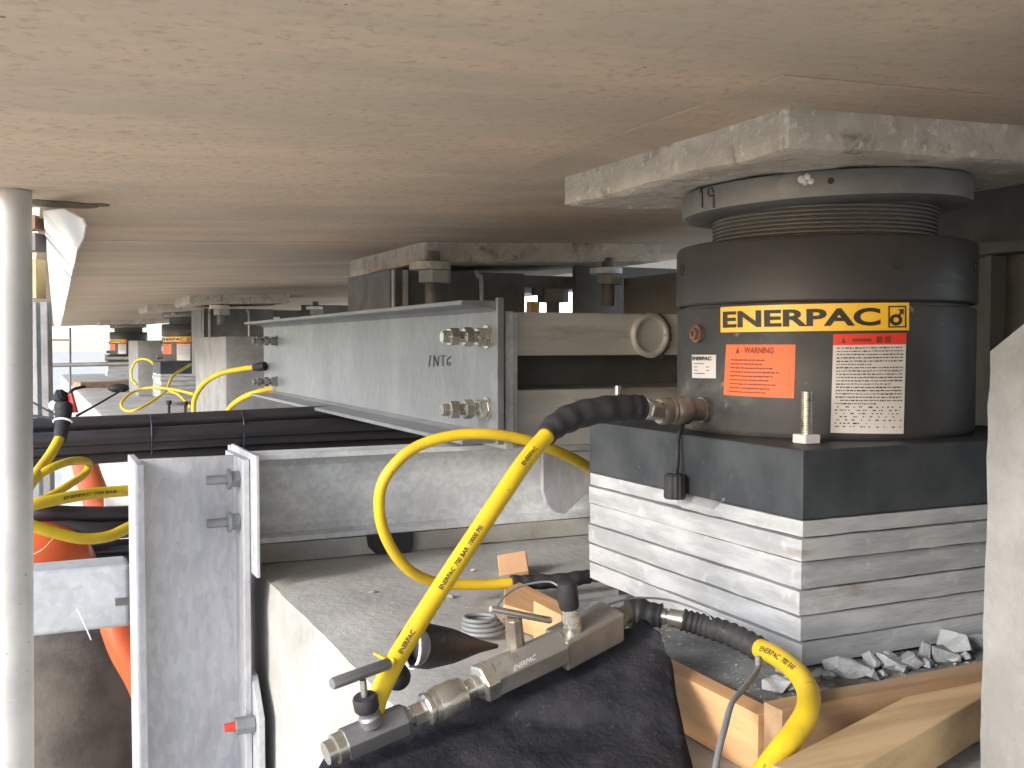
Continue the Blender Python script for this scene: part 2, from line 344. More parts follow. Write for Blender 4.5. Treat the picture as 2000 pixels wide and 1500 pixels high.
# ------------------------------------------------------------------ jack with its labels
JX, JY, JR = 1.057, 1.175, .211
def hit(px, py, rad=.2095):
    dr = P(px, py, d=1); a = dr.x**2+dr.y**2; b = -2*(dr.x*JX+dr.y*JY); c = JX*JX+JY*JY-rad*rad
    t = (-b-math.sqrt(max(0, b*b-4*a*c)))/(2*a); p = dr*t; th = math.atan2(p.y-JY, p.x-JX)
    return (th-2*math.pi if th > .6 else th), p.z
def cylpt(th, z, rad): return Vector((JX+rad*math.cos(th), JY+rad*math.sin(th), z))
def patch(bm, corners, eps, n=20, m=2, rad=.2095, rim=.0006):
    """sticker on the jack; corners (px,py): tl, tr, br, bl"""
    h = [hit(*c, rad) for c in corners]
    top, bot = [], []
    g = []
    for j in range(m+1):
        row = []
        for i in range(n+1):
            u, w = i/n, j/m
            th = (h[0][0]*(1-u)+h[1][0]*u)*(1-w) + (h[3][0]*(1-u)+h[2][0]*u)*w
            z = (h[0][1]*(1-u)+h[1][1]*u)*(1-w) + (h[3][1]*(1-u)+h[2][1]*u)*w
            row.append((th, z))
        g.append(row)
    A = [[bm.verts.new(cylpt(t, z, rad+eps)) for t, z in row] for row in g]
    for j in range(m):
        for i in range(n): bm.faces.new((A[j][i], A[j+1][i], A[j+1][i+1], A[j][i+1]))
    D = [[bm.verts.new(cylpt(t, z, rad+eps-rim)) for t, z in row] for row in g]
    ring = [(0,i) for i in range(n+1)] + [(j,n) for j in range(1,m+1)] + [(m,i) for i in range(n-1,-1,-1)] + [(j,0) for j in range(m-1,0,-1)]
    for (j, i), (j2, i2) in zip(ring, ring[1:]+ring[:1]): bm.faces.new((A[j][i], A[j2][i2], D[j2][i2], D[j][i]))
    return h
def warp(bm, h, eps, rad=.2095):
    """0..1 x 0..1 artwork onto a sticker with corner hits h"""
    for v in bm.verts:
        u, w = v.co.x, 1-v.co.y
        th = (h[0][0]*(1-u)+h[1][0]*u)*(1-w) + (h[3][0]*(1-u)+h[2][0]*u)*w
        z = (h[0][1]*(1-u)+h[1][1]*u)*(1-w) + (h[3][1]*(1-u)+h[2][1]*u)*w
        v.co = cylpt(th, z, rad+eps)
def rect(bm, x0, x1, y0, y1, n=1):
    for i in range(n):
        a, b = x0+(x1-x0)*i/n, x0+(x1-x0)*(i+1)/n
        bm.faces.new([bm.verts.new(p) for p in ((a,y0,0), (b,y0,0), (b,y1,0), (a,y1,0))])
def merge(dst, src):
    me = bpy.data.meshes.new("m"); src.to_mesh(me); src.free(); dst.from_mesh(me); bpy.data.meshes.remove(me)

jack = thing("hydraulic_jack", "large near dark grey cylindrical hydraulic jack with yellow name decal and warning labels", "hydraulic jack", (JX, JY, -.123), "hydraulic jacks along the pier cap")
bm = B(); lathe(bm, JX, JY, [(.205,-.1228), (.2085,-.119), (.2095,-.115), (.2095,.046), (.208,.0495), (.199,.0505), (.199,.0565)])
obj("body", bm, 'jack', jack, 'auto')
bm = B(); lathe(bm, JX, JY, [(.199,.0545), (.2085,.0548), (.211,.0575), (.211,.134), (.2075,.1395), (.203,.141), (.163,.1415)])
lk = obj("lock_ring", bm, 'collar', jack, 'auto')
for px, py in ((1753,514), (1332,528), (2050,520)):  # spanner holes of the lock ring
    th, z = hit(min(px, 1905), py, .211); d = Vector((math.cos(th), math.sin(th), 0)); p = cylpt(th, z, .211)
    bm = B(); turned(bm, p-d*.002, p+d*.0012, [(0,.0085), (1,.0085), (1,.0062), (.3,.0055)], 20); obj("spanner_hole", bm, 'ink', lk, 'auto')
bm = B(); prof = []
for k in range(10):
    z = .1415+k*.0056; prof += [(.1545,z), (.1585,z+.0018), (.1585,z+.0036), (.1545,z+.0054)]
lathe(bm, JX, JY, prof); obj("plunger", bm, 'darksteel', jack, 'auto')
bm = B(); lathe(bm, JX, JY, [(.15,.186), (.196,.189), (.2025,.1915), (.203,.194), (.203,.2215), (.2015,.224), (.19,.2262)])
rotm = Matrix.Rotation(R(-1.9), 4, Vector((.426,.905,0)))
bmesh.ops.rotate(bm, verts=bm.verts, cent=(JX, JY, .2), matrix=rotm)
sad = obj("saddle", bm, 'saddle', jack, 'auto')
bm = B(); th, z = hit(1623, 353, .2035); p = cylpt(th, z, .203); d = Vector((math.cos(th), math.sin(th), 0)); rod(bm, p-d*.003, p+d*.0012, .0042, n=16)
obj("drilled_hole", bm, 'ink', sad)
bm = B()
for px, py, s in ((1566,350,.006), (1576,345,.005), (1584,354,.0045), (1573,357,.004)):
    th, z = hit(px, py, .2035); p = cylpt(th, z, .203); d = Vector((math.cos(th), math.sin(th), 0)); turned(bm, p-d*.002, p+d*.002, [(0,s), (.5,s*.9), (1,s*.3)], 9)
obj("paint_blob", bm, 'white', sad, 'auto')
bm = B()                                            # handwritten 19 on the saddle
def handw(bm, rad, strokes, px0, py0, px1, py1, w=.0016):
    for st in strokes:
        q = [hit(px0+(px1-px0)*a, py1+(py0-py1)*b, rad) for a, b in st]
        q = [cylpt(t, z, rad+.0006) for t, z in q]
        for a, b in zip(q, q[1:]):
            m_ = (a+b)/2; obox(bm, a, b, w, .0012, Vector((m_.x-JX, m_.y-JY, 0)))
handw(bm, .2035, [[(.1,.75),(.25,1),(.25,0)], [(.95,.75),(.85,.97),(.65,.95),(.6,.7),(.75,.55),(.95,.65),(.95,.0)]], 1364, 366, 1396, 406)
obj("handwriting", bm, 'ink', sad)

# name decal
bm = B(); hd = patch(bm, [(1408,600), (1775,591), (1775,647), (1408,651)], .0008, 40)
dec = obj("name_decal", bm, 'yellowdecal', jack, 'auto')
bm = text_bm("ENERPAC", 1, .035); fit(bm, .018, .845, .20, .83); art = bm
bmesh.ops.subdivide_edges(art, edges=[e for e in art.edges if e.calc_length() > .06], cuts=2)
warp(art, hd, .0014); obj("lettering", art, 'ink', dec, normals=False)
art = B()
for r_ in ((.885,.982,.84,.89), (.885,.982,.13,.18), (.885,.893,.18,.84), (.974,.982,.18,.84)): rect(art, *r_, n=2)
c0 = (.926,.40)
for i in range(20):
    a0, a1 = 2*math.pi*i/20, 2*math.pi*(i+1)/20
    art.faces.new([art.verts.new((c0[0]+rr*math.cos(t)*.17, c0[1]+rr*math.sin(t), 0)) for rr, t in ((.20,a0), (.20,a1), (.09,a1), (.09,a0))])
art.faces.new([art.verts.new(p) for p in ((.932,.52,0), (.942,.47,0), (.962,.66,0), (.952,.71,0))])
art.faces.new([art.verts.new(p) for p in ((.936,.76,0), (.968,.56,0), (.968,.78,0))])
for r_ in ((.002,.998,.0,.03),): rect(art, *r_, n=20)
warp(art, hd, .0015); obj("emblem", art, 'ink', dec, normals=False)
# orange warning sticker
bm = B(); ho = patch(bm, [(1419,673), (1554,673), (1551,778), (1414,771)], .0008, 14)
wo = obj("warning_label", bm, 'orange', jack, 'auto'); wo['label'] = "orange warning label"
art = text_bm("WARNING", 1, .03); fit(art, .30, .72, .83, .95)
art.faces.new([art.verts.new(p) for p in ((.17,.83,0), (.23,.83,0), (.20,.95,0))])
warp(art, ho, .0013); obj("lettering", art, 'redink', wo, normals=False)
art = B(); rnd = random.Random(3)
for k in range(9):
    x, y = .1, .70-k*.078; end = rnd.uniform(.55,.78)
    while x < end:
        w = rnd.uniform(.02,.07); rect(art, x, x+w, y-.012+rnd.uniform(-.004,.004), y+.013); x += w+rnd.uniform(.006,.014)
warp(art, ho, .0013); obj("small_print", art, 'redink', wo, normals=False)
# white warning sticker with red head
bm = B(); hw = patch(bm, [(1627,674), (1769,672), (1764,847), (1622,845)], .0008, 14)
ww = obj("warning_label", bm, 'white', jack, 'auto'); ww['label'] = "white warning label under a red band"
art = B(); rect(art, 0, 1, .998, 1.125, 14); warp(art, hw, .0009); hb = obj("red_band", art, 'redhead', ww, normals=False)
art = B(); art.faces.new([art.verts.new(p) for p in ((.10,1.02,0), (.17,1.02,0), (.135,1.09,0))]); rect(art, .25,.50,1.035,1.07, 3); rect(art, .57,.65,1.02,1.09); rect(art, .69,.77,1.02,1.09)
warp(art, hw, .0014); obj("symbols", art, 'redink', ww, normals=False)
art = B(); rnd = random.Random(5)
for k in range(25):
    x, y = .05, .965-k*.037; end = .95 if k % 6 != 5 else rnd.uniform(.5,.8)
    if k > 15: x = rnd.uniform(.04,.12)
    while x < end:
        w = rnd.uniform(.012,.055); rect(art, x, min(x+w,.96), y-.008+rnd.uniform(-.002,.003), y+rnd.uniform(.003,.007)); x += w+rnd.uniform(.008,.014)+(rnd.uniform(0,.09) if k > 17 else 0)
warp(art, hw, .0013); obj("small_print", art, 'ink', ww, normals=False)
# little white sticker
bm = B(); hs = patch(bm, [(1352,693), (1399,693), (1399,739), (1353,738)], .0008, 6)
sw = obj("serial_label", bm, 'white', jack, 'auto')
art = text_bm("ENERPAC", 1, .05); fit(art, .04, .86, .76, .93); warp(art, hs, .0013); obj("lettering", art, 'ink', sw, normals=False)
art = B()
for k in range(4): rect(art, .12, .12+rnd.uniform(.25,.7), .60-k*.14, .635-k*.14)
warp(art, hs, .0013); obj("small_print", art, 'pencil', sw, normals=False)
# plug screw and oil port
th, z = hit(1366, 652); p = cylpt(th, z, .209); d = Vector((math.cos(th), math.sin(th), 0))
bm = B(); turned(bm, p, p+d*.012, [(0,.0125), (.6,.0125), (.6,.0085), (1,.008), (1,.004), (.7,.004)], 20); obj("bleed_plug", bm, 'rust', jack, 'auto')
th, z = hit(1378, 800); pd = Vector((math.cos(th), math.sin(th), 0)); pp = cylpt(th, z, .206)
bm = B(); turned(bm, pp, pp+pd*.04, [(0,.0175), (.3,.0175), (.3,.0155), (1,.0155)], 24); obj("oil_port", bm, 'brass', jack, 'auto')

# ------------------------------------------------------------------ plates under the jack
X0, Y0, L = .807, .925, .5
bp = thing("base_plate", "thick black square steel plate directly beneath the labelled jack", "steel plate", (X0+L/2, Y0+L/2, -.2045))
bm = B(); box(bm, X0, X0+L, Y0, Y0+L, -.2045, -.1232); obj("slab", bm, 'blackplate', bp, bevel=.002)
ords = ["topmost", "second", "third", "fourth", "fifth", "lowest"]
zc = -.205; ths = [.021, .028, .034, .0305, .029, .028]; shims = []
offs = [(.001,.000), (-.003,-.003), (.003,.004), (.000,.003), (-.001,-.001), (-.002,-.005)]
for k, (t, (ox, oy)) in enumerate(zip(ths, offs)):
    bm = rough_box(X0+ox, X0+ox+L, Y0+oy, Y0+oy+L, zc-t+.0005, zc-.0005, .012, .0007, .0011, 40+k)
    if k == 0:                                      # a bite out of the top plate's left edge
        for v in bm.verts:
            if v.co.x < X0+.01 and 1.085 < v.co.y < 1.17 and v.co.z > zc-.012: v.co.z -= .010
    o = obj("shim_plate", bm, 'shim', smooth='auto'); shims.append(o)
    tag(o, ords[k]+" pale steel shim plate in the stack under the near jack", "steel plate", "pale shim plates stacked under the jacks"); zc -= t
bm = B()
p = P(1573, 868, z=-.1228); p.x += .012; p.y += .012
rodt = thing("threaded_rod", "short pale threaded rod standing on the corner of the black plate", "threaded rod", (p.x, p.y, -.1228))
box(bm, p.x-.012, p.x+.012, p.y-.012, p.y+.012, -.1228, -.1115); obj("foot_nut", bm, 'white', rodt, bevel=.0015)
bm = B(); rod(bm, (p.x, p.y, -.1115), (p.x, p.y, -.058), .0066, n=18)
for k in range(24):
    z_ = -.110+k*.0022; lathe(bm, p.x, p.y, [(.0064,z_), (.0074,z_+.0008), (.0064,z_+.0016)], 18, False)
obj("shank", bm, 'chrome', rodt, 'auto')

# ------------------------------------------------------------------ far jacks: copies of the near jack and its plates
for dy, nm in ((6.45, "middle"), (11.7, "farthest")):
    dup(jack, (0, dy, 0), {"middle": "small middle hydraulic jack between two plinths, seen with orange label", "farthest": "tiny farthest dark jack against the bright sky left of the last plinth"}[nm])
    c = dup(bp, (0, dy, 0), "thick black steel plate beneath the %s jack" % nm)
    for k, o in enumerate(shims):
        c = o.copy(); C.objects.link(c); c.location.y += dy; c['label'] = ords[k]+" pale steel shim plate in the stack under the %s jack" % nm

# ------------------------------------------------------------------ mortar bed, formwork, rubble
bed = obj("mortar_bed", rough_box(.672, 1.50, .80, 1.33, -.4297, -.3785, .018, .0025, .004, 21), 'mortar', smooth='auto')
tag(bed, "dark grey mortar bed inside the plank frame under the plate stack", "mortar")
bm = rough_box(.645, .671, .80, 1.30, -.4295, -.366, .025, .0006, .001, 22)
tag(obj("formwork_board", bm, 'wood', smooth='auto'), "sunlit orange formwork board beside the black mat, running back", "plank", "formwork boards round the mortar bed")
bm = rough_box(.648, 1.42, .768, .797, -.4295, -.352, .025, .0008, .001, 23)
tag(obj("formwork_board", bm, 'woodx', smooth='auto'), "brown formwork board in front of the rubble, running right", "plank", "formwork boards round the mortar bed")
bm = B(); a, b = P(1560, 1565, z=-.385), P(1950, 1340, z=-.385); obox(bm, a, b, .055, .045); bmesh.ops.subdivide_edges(bm, edges=bm.edges, cuts=2)
tag(obj("lumber_piece", bm, 'lumber', bevel=.002), "loose tan lumber lying diagonally at the bottom right before the plinth", "lumber")
def stone(px, py, s, z=-.376, sq=(1,1,.62), label=None):
    c = P(px, py, z=z); bm = B()
    for _ in range(13):
        v = Vector((random.uniform(-1,1), random.uniform(-1,1), random.uniform(-1,1))); v = v.normalized()*random.uniform(.8,1.12)
        bm.verts.new(Vector((v.x*sq[0], v.y*sq[1], v.z*sq[2]))*s)
    hull = bmesh.ops.convex_hull(bm, input=bm.verts); bmesh.ops.delete(bm, geom=[g for g in hull['geom_interior'] if isinstance(g, bmesh.types.BMVert)], context='VERTS')
    bmesh.ops.rotate(bm, verts=bm.verts, cent=(0,0,0), matrix=Matrix.Rotation(random.uniform(0,6), 3, 'Z'))
    bmesh.ops.translate(bm, verts=bm.verts, vec=(c.x, c.y, z+s*.38*sq[2]))
    return tag(obj("concrete_fragment", bm, 'rubble', bevel=s*.05), label, "rubble", "broken concrete pieces round the mortar bed")
for a in ((1650,1315,.026,(1.3,.7,.5),"long flat fragment at left end of the rubble row behind the board"),
          (1702,1300,.016,(1,1,.8),"small fragment second from left in the rubble row"), (1745,1300,.022,(1.2,.9,.7),"blocky pale fragment in the middle of the rubble row"),
          (1700,1322,.014,(1.5,.7,.5),"thin sliver of concrete lying low against the brown board"), (1775,1298,.018,(1.1,1,.7),"rounded fragment right of the blocky pale one"),
          (1800,1283,.018,(.9,1,1),"upright pointed fragment in the rubble row"), (1832,1278,.026,(1.2,1,.75),"largest slanted fragment toward the right of the rubble row"),
          (1868,1270,.03,(1.3,.9,.7),"big tilted fragment near the plinth"), (1905,1262,.018,(1,1,.7),"dim fragment at the right end beside the plinth"),
          (1528,1310,.015,(1,1,.7),"small fragment by the end of the black hose sleeve"), (1545,1338,.02,(1.1,.9,.7),"fragment lying inside the curve of the yellow hose"),
          (1518,1345,.017,(1,1,.6),"dull fragment left of the yellow hose inside the frame corner")):
    stone(a[0], a[1], a[2], sq=a[3], label=a[4])
bm = B(); rnd = random.Random(9)                    # dust and chips swept along the foot of the plates and boards
def chip(p, s_):
    vs = [bm.verts.new(p+Vector((rnd.uniform(-1,1), rnd.uniform(-1,1), rnd.uniform(0,1.1)))*s_) for _ in range(4)]
    for f in ((0,1,2), (0,2,3), (0,3,1), (1,3,2)): bm.faces.new([vs[i] for i in f])
for _ in range(420):
    y_ = rnd.uniform(.812, .918); chip(Vector((rnd.uniform(.69,1.4), y_, -.377)), rnd.choice((.0015,.002,.0025,.004)))
for _ in range(170): chip(Vector((rnd.uniform(.68,.79), rnd.uniform(.82,1.3), -.377)), rnd.choice((.0012,.0018,.0025)))
for _ in range(260): chip(Vector((rnd.uniform(.42,1.3), rnd.uniform(.5,1.95), -.4295)), rnd.choice((.001,.0015,.002)))
for _ in range(200): chip(Vector((rnd.uniform(.55,.9), rnd.uniform(.55,.79), -.4295)), rnd.choice((.0015,.002,.004)))
grit = obj("grit", bm, 'rubble'); grit['kind'] = 'stuff'; tag(grit, "loose grey grit and dust scattered over the cap and mortar", "grit")
places = ("left of the long flat fragment","just behind the thin sliver","between the blocky and rounded fragments","under the upright pointed fragment","in front of the big tilted fragment","against the shim stack's front corner","right of the hose sleeve end","behind the blocky pale fragment","at the brown board's inner edge near the plinth","just left of the upright pointed fragment")
for (px, py, s_), w_ in zip(((1618,1322,.010),(1722,1318,.008),(1762,1310,.009),(1808,1300,.010),(1862,1288,.010),(1596,1316,.009),(1560,1322,.008),(1735,1285,.011),(1888,1284,.009),(1788,1290,.008)), places):
    stone(px, py, s_, sq=(1.2,.9,.6), label="little grey chip "+w_)
for a in ((1600,1440,.026,(1.4,.7,.35),"flat grey flake on the cap right of the yellow hose bottom"), (1640,1452,.018,(1.2,.8,.5),"grey flake next to the loose lumber end"),
          (1715,1420,.008,(.7,.7,1.1),"tiny white chip between brown board and lumber")):
    stone(a[0], a[1], a[2], z=-.428, sq=a[3], label=a[4])
for px, py, s, lb in ((878,1167,.009,"little pale crumb on the grey cap left of the yellow loop end"), (925,1115,.006,"tiny crumb on the cap below the galvanised beam"), (728,1158,.007,"tiny white chip on the cap inside the hose loop")):
    stone(px, py, s, z=-.429, sq=(1.3,.8,.6), label=lb)

# ------------------------------------------------------------------ galvanised channel running away
CX, CZ0, CZ1, CY0, CY1 = .84, -.198, .086, 1.857, 4.10
ch = thing("steel_channel", "long galvanised steel channel running away behind the loop of yellow hose", "steel beam", (CX, CY0, CZ0))
bm = B(); w, t = .075, .009
sec = [(CX-w,CZ0), (CX+.012,CZ0), (CX+.012,CZ1), (CX-w,CZ1), (CX-w,CZ1-t), (CX-.012,CZ1-t*1.4), (CX,CZ1-t*2.4), (CX,CZ0+t*2.4), (CX-.012,CZ0+t*1.4), (CX-w,CZ0+t)]
a = [bm.verts.new((x, CY0, z)) for x, z in sec]; b = [bm.verts.new((x, CY1, z)) for x, z in sec]
for i in range(len(sec)): bm.faces.new((a[i], a[(i+1)%10], b[(i+1)%10], b[i]))
bm.faces.new(a[::-1]); bm.faces.new(b); obj("profile", bm, 'galv', ch, bevel=.0012)
def nutbolt(root, base, d, scale=1, name="bolt", m='chrome', nuts=(.0,.026,.056), ln=.092):
    d = Vector(d); base = Vector(base); bm = B()
    rod(bm, base-d*.01, base+d*ln*scale, .0105*scale, n=16)
    for k in range(8): rod(bm, base+d*scale*(ln-.026+k*.003), base+d*scale*(ln-.0245+k*.003), .0117*scale, n=16)
    bo = obj(name, bm, m, root, 'auto')
    bm = B(); rod(bm, base, base+d*.004*scale, .022*scale, n=24); obj("washer", bm, m, bo, 'auto')
    for k, o_ in enumerate(nuts):
        bm = B(); rod(bm, base+d*(o_+.0045)*scale, base+d*(o_+.0225)*scale, .0185*scale, n=6, rot=.4*k+.2); obj("nut", bm, m, bo, bevel=.0015*scale)
    return bo
for px, py in ((952,658), (952,798)):
    nutbolt(ch, P(px, py, x=CX), (-1,0,0), 1.08)
for px, py in ((540,666), (540,745)):
    nutbolt(ch, P(px, py, x=CX), (-1,0,0), .95, m='valvegrey')
bm = B(); o_ = P(838, 716, x=CX-.0008); e_ = P(880, 702, x=CX-.0008)
ax = Vector((0, (e_.y-o_.y), 0)); ay = Vector((0, 0, .026))
stroke_text(bm, [[(.0,0),(.06,1)], [(.22,0),(.25,1),(.42,.1),(.46,1)], [(.55,1),(.78,1)], [(.66,1),(.66,.1)], [(1,.95),(.86,.7),(.84,.25),(.95,.2),(1,.4),(.88,.45)]], o_, ax, ay, .0022, Vector((1,0,0)))
obj("handwriting", bm, 'pencil', ch)
for y_ in (CY0,):
    bm = B(); box(bm, CX-.068, CX-.003, CY0+.004, CY0+.012, CZ0+.0095, CZ1-.0095)
    # stiffening lip seen edge-on at the near end
    bm2 = B(); box(bm2, CX-.0028, CX+.0118, CY0-.010, CY0-.0004, CZ0-.002, CZ1+.006); obj("end_plate", bm2, 'galv', ch, bevel=.001); bm.free()

# ------------------------------------------------------------------ slotted cross beam behind the jack
sb = thing("slotted_beam", "weathered brown steel beam with long dark slot behind the jack", "steel beam", (1.2, 1.9, -.2))
bm = B(); box(bm, .904, 1.75, 1.90, 1.915, -.024, .066); box(bm, .904, 1.75, 1.915, 2.10, .052, .066); box(bm, .904, 1.75, 1.915, 2.10, -.024, -.010); obj("upper_bar", bm, 'brownsteel', sb, bevel=.003)
bm = B(); box(bm, .904, 1.75, 1.90, 1.915, -.213, -.095); box(bm, .904, 1.75, 1.915, 2.10, -.109, -.095); obj("lower_bar", bm, 'brownsteel', sb, bevel=.003)
bm = B(); box(bm, .905, 1.75, 2.101, 2.11, -.213, .066); obj("back_plate", bm, 'darksteel', sb)
bm = B(); box(bm, .868, .886, 1.875, 2.12, -.213, .066); box(bm, .887, .9035, 1.893, 2.12, -.213, .064); obj("end_plate", bm, 'galvdull', sb, bevel=.0015)
c = P(1270, 655, y=1.897); bm = B()
ring = [Vector((c.x+.042*math.cos(2*math.pi*i/40), 1.897, c.z+.042*math.sin(2*math.pi*i/40))) for i in range(41)]
tube(bm, ring, .0075, 10); obj("weld_ring", bm, 'brownsteel', sb, True)
bm = B()
for k in range(14):
    a_ = R(-70+k*10); q = Vector((c.x+.047*math.cos(a_), 1.897, c.z+.047*math.sin(a_))); rod(bm, q+Vector((0,-.004,0)), q+Vector((0,.003,0)), random.uniform(.005,.009), n=8)
obj("weld_bead", bm, 'rust', sb, 'auto')
q = P(1216, 778, y=1.86); bm = B(); rod(bm, (q.x, 1.88, q.z-.03), (q.x, 1.88, q.z+.026), .0085, n=14); obj("stud", bm, 'chrome', sb, 'auto')
q = P(1130, 790, y=1.88); bm = B(); rod(bm, (q.x, 1.899, q.z), (q.x, 1.878, q.z), .010, n=6); rod(bm, (q.x+.004, 1.885, q.z-.004), (q.x+.012, 1.87, q.z-.03), .005, n=8); obj("stud", bm, 'chrome', sb, 'auto')

# ------------------------------------------------------------------ bearing assembly behind the channel
be = thing("bridge_bearing", "dark steel bearing boxes with big hanging nuts above the channel", "bearing", (1.4, 2.69, -.43))
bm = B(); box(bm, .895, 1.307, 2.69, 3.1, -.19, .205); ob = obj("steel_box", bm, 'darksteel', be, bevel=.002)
bm = B(); box(bm, .93, .942, 2.672, 2.689, -.19, .203); box(bm, .90, .905, 2.672, 2.689, -.19, .203); obj("stiffener", bm, 'brownsteel', be)
q = P(940, 545, y=2.66); bm = B(); tube(bm, spline([(q.x-.012, 2.67, .205), (q.x-.008, 2.665, .19), (q.x, 2.66, .165), (q.x, 2.66, -.1)], 8), .006, 8); obj("conduit", bm, 'brownsteel', be, True)
bm = B(); box(bm, 1.477, 2.2, 2.69, 2.715, -.19, .235); obj("steel_box", bm, 'darksteel', be, bevel=.002)
bm = B(); box(bm, 1.30, 1.52, 2.71, 3.0, .166, .202); obj("top_plate", bm, 'darksteel', be)
for px, s, py in ((845,1.0,513), (1188,.86,524)):
    q = P(px, py, y=2.61); zt = q.z
    bm = B(); rod(bm, (q.x, 2.61, zt-.11), (q.x, 2.61, zt+.03), .021*s, n=20); nb = obj("anchor_bolt", bm, 'darksteel', be, 'auto')
    bm = B(); rod(bm, (q.x-.008, 2.61, zt-.02*s), (q.x-.008, 2.61, zt), .056*s, n=28); obj("washer", bm, 'padcon' if s == 1 else 'galvdull', nb, 'auto')
    bm = B(); rod(bm, (q.x+.006, 2.61, zt-.055*s), (q.x+.006, 2.61, zt-.0203*s), .047*s, n=6, rot=.5); obj("nut", bm, 'concrete', nb, bevel=.003)
q = P(1080, 560, y=2.75); bm = B(); rod(bm, (q.x, 2.75, -.1), (q.x, 2.75, .17), .02, n=16); rod(bm, (q.x, 2.75, .126), (q.x, 2.75, .166), .047, n=6); rod(bm, (q.x-.055, 2.74, .146), (q.x-.055, 2.74, .166), .02, n=10); obj("anchor_bolt", bm, 'darksteel', be, 'auto')
q = P(1050, 590, y=2.60); bm = B(); obox(bm, (q.x-.02, 2.60, .03), (q.x-.014, 2.60, q.z), .026, .03, Vector((0,1,0)))
tag(obj("wood_offcut", bm, 'tan'), "small brown offcut standing in the bright gap between dark bearing boxes", "wood offcut")
gd = thing("blocker_girder", "dark steel girder added to block the sky behind the right side of the jack", "steel girder", (1.85, 1.6, -.43))
bm = B(); box(bm, 1.60, 1.62, .80, 1.75, -.43, .292); box(bm, 1.60, 1.62, 1.7505, 2.62, -.43, .195); box(bm, 1.54, 1.599, 1.05, 2.62, -.43, -.405); box(bm, 1.54, 1.599, 1.05, 1.75, .16, .18); box(bm, 1.6201, 2.19, .80, .82, -.43, .30); obj("web", bm, 'darksteel', gd)  # added blocker, carried up to the deck to shut out sky light
bm = B(); box(bm, 1.56, 1.598, 1.3, 1.312, -.404, .159); obj("stiffener", bm, 'darksteel', gd)

dup(be, (0, 3.4, 0), "far dark bearing boxes added to block the sky behind the middle plinth")  # bearing copy put in as a dark blocker under the far pad
# ------------------------------------------------------------------ lower cross beam, column and brackets
BX0, BX1, BY, BZ0, BZ1 = .372, 1.5, 2.0, -.389, -.216
lb = thing("steel_beam", "dull galvanised steel beam lying across the cap beneath the channel", "steel beam", (.9, BY+.045, BZ0))
bm = B(); t = .010
sec = [(BY,BZ0), (BY+.09,BZ0), (BY+.09,BZ1), (BY,BZ1), (BY,BZ1-t), (BY+.028,BZ1-t*1.5), (BY+.04,BZ1-t*2.8), (BY+.04,BZ0+t*2.8), (BY+.028,BZ0+t*1.5), (BY,BZ0+t)]
a = [bm.verts.new((BX0, y, z)) for y, z in sec]; b = [bm.verts.new((BX1, y, z)) for y, z in sec]
for i in range(10): bm.faces.new((a[i], a[(i+1)%10], b[(i+1)%10], b[i]))
bm.faces.new(a[::-1]); bm.faces.new(b); obj("profile", bm, 'galvdull', lb, bevel=.001)
bm = B(); box(bm, .360, .3715, 1.955, 2.12, BZ0-.018, BZ1+.012); ep = obj("end_plate", bm, 'galvlight', lb, bevel=.0012)
q = P(496, 935, y=1.985); bm = B(); rod(bm, (.372, 1.985, q.z), (.388, 1.985, q.z), .014, n=6); obj("nut", bm, 'chrome', ep)
gr = obj("grout_strip", rough_box(.392, 1.5, 2.0, 2.14, -.4297, -.3895, .03, .0015, .002, 31), 'concrete', smooth='auto'); tag(gr, "pale grout strip on the cap under the galvanised cross beam", "grout")
pts = [P(718,1046,y=1.985), P(808,1040,y=1.985), P(806,1068,y=1.985), P(800,1082,y=1.985), P(770,1078,y=1.985), P(735,1082,y=1.985), P(722,1070,y=1.985)]
bm = B(); plate(bm, pts, (0,1,0), .012); tag(obj("rubber_pad", bm, 'rubber', bevel=.001), "black rubber scrap hanging below the cross beam inside the hose loop", "rubber pad")
pts = [P(px, py, y=1.95) for px, py in ((1060,882), (1180,880), (1180,930), (1104,1004), (1084,1000), (1068,984), (1061,960))]
bm = B(); plate(bm, pts, (0,1,0), .014); tag(obj("gusset_plate", bm, 'galvcol', bevel=.002), "grey hanging gusset plate with clipped corner between beam and plate stack", "steel plate")

sc = thing("steel_column", "galvanised steel column bolted to the cap's left face, lower left", "steel column", (.25, 1.94, -2.6))
bm = B(); cx0, cx1, cy0, cy1, t = .162, .352, 1.85, 2.03, .012
sec = [(cx0,cy0), (cx0+t,cy0), (cx0+t,1.93), (cx1-t,1.93), (cx1-t,cy0), (cx1,cy0), (cx1,cy1), (cx1-t,cy1), (cx1-t,1.94), (cx0+t,1.94), (cx0+t,cy1), (cx0,cy1)]
a = [bm.verts.new((x, y, -2.6)) for x, y in sec]; b = [bm.verts.new((x, y, -.206)) for x, y in sec]; k = len(sec)
for i in range(k): bm.faces.new((a[i], a[(i+1)%k], b[(i+1)%k], b[i]))
bm.faces.new(a[::-1]); bm.faces.new(b); obj("profile", bm, 'galvcol', sc, bevel=.0015)
bm = B(); box(bm, .353, .3595, 1.80, 2.04, -.41, -.195); obj("splice_plate", bm, 'galvlight', sc, bevel=.0012)
for py in (936, 1020):
    q = P(446, py, y=1.885); bo = B(); rod(bo, (.339, 1.885, q.z), (.282, 1.885, q.z), .0085, n=14); bo = obj("bolt", bo, 'galv', sc, 'auto')
    bm = B(); rod(bm, (.3395, 1.885, q.z), (.324, 1.885, q.z), .0155, n=6); obj("nut", bm, 'galv', bo, bevel=.001)
    bm = B(); rod(bm, (.3238, 1.885, q.z), (.319, 1.885, q.z), .019, n=20); obj("washer", bm, 'galv', bo, 'auto')
bm = B(); pts = [(1.80,-.66), (1.80,-1.3), (2.02,-1.3), (2.02,-.60), (1.86,-.60)]
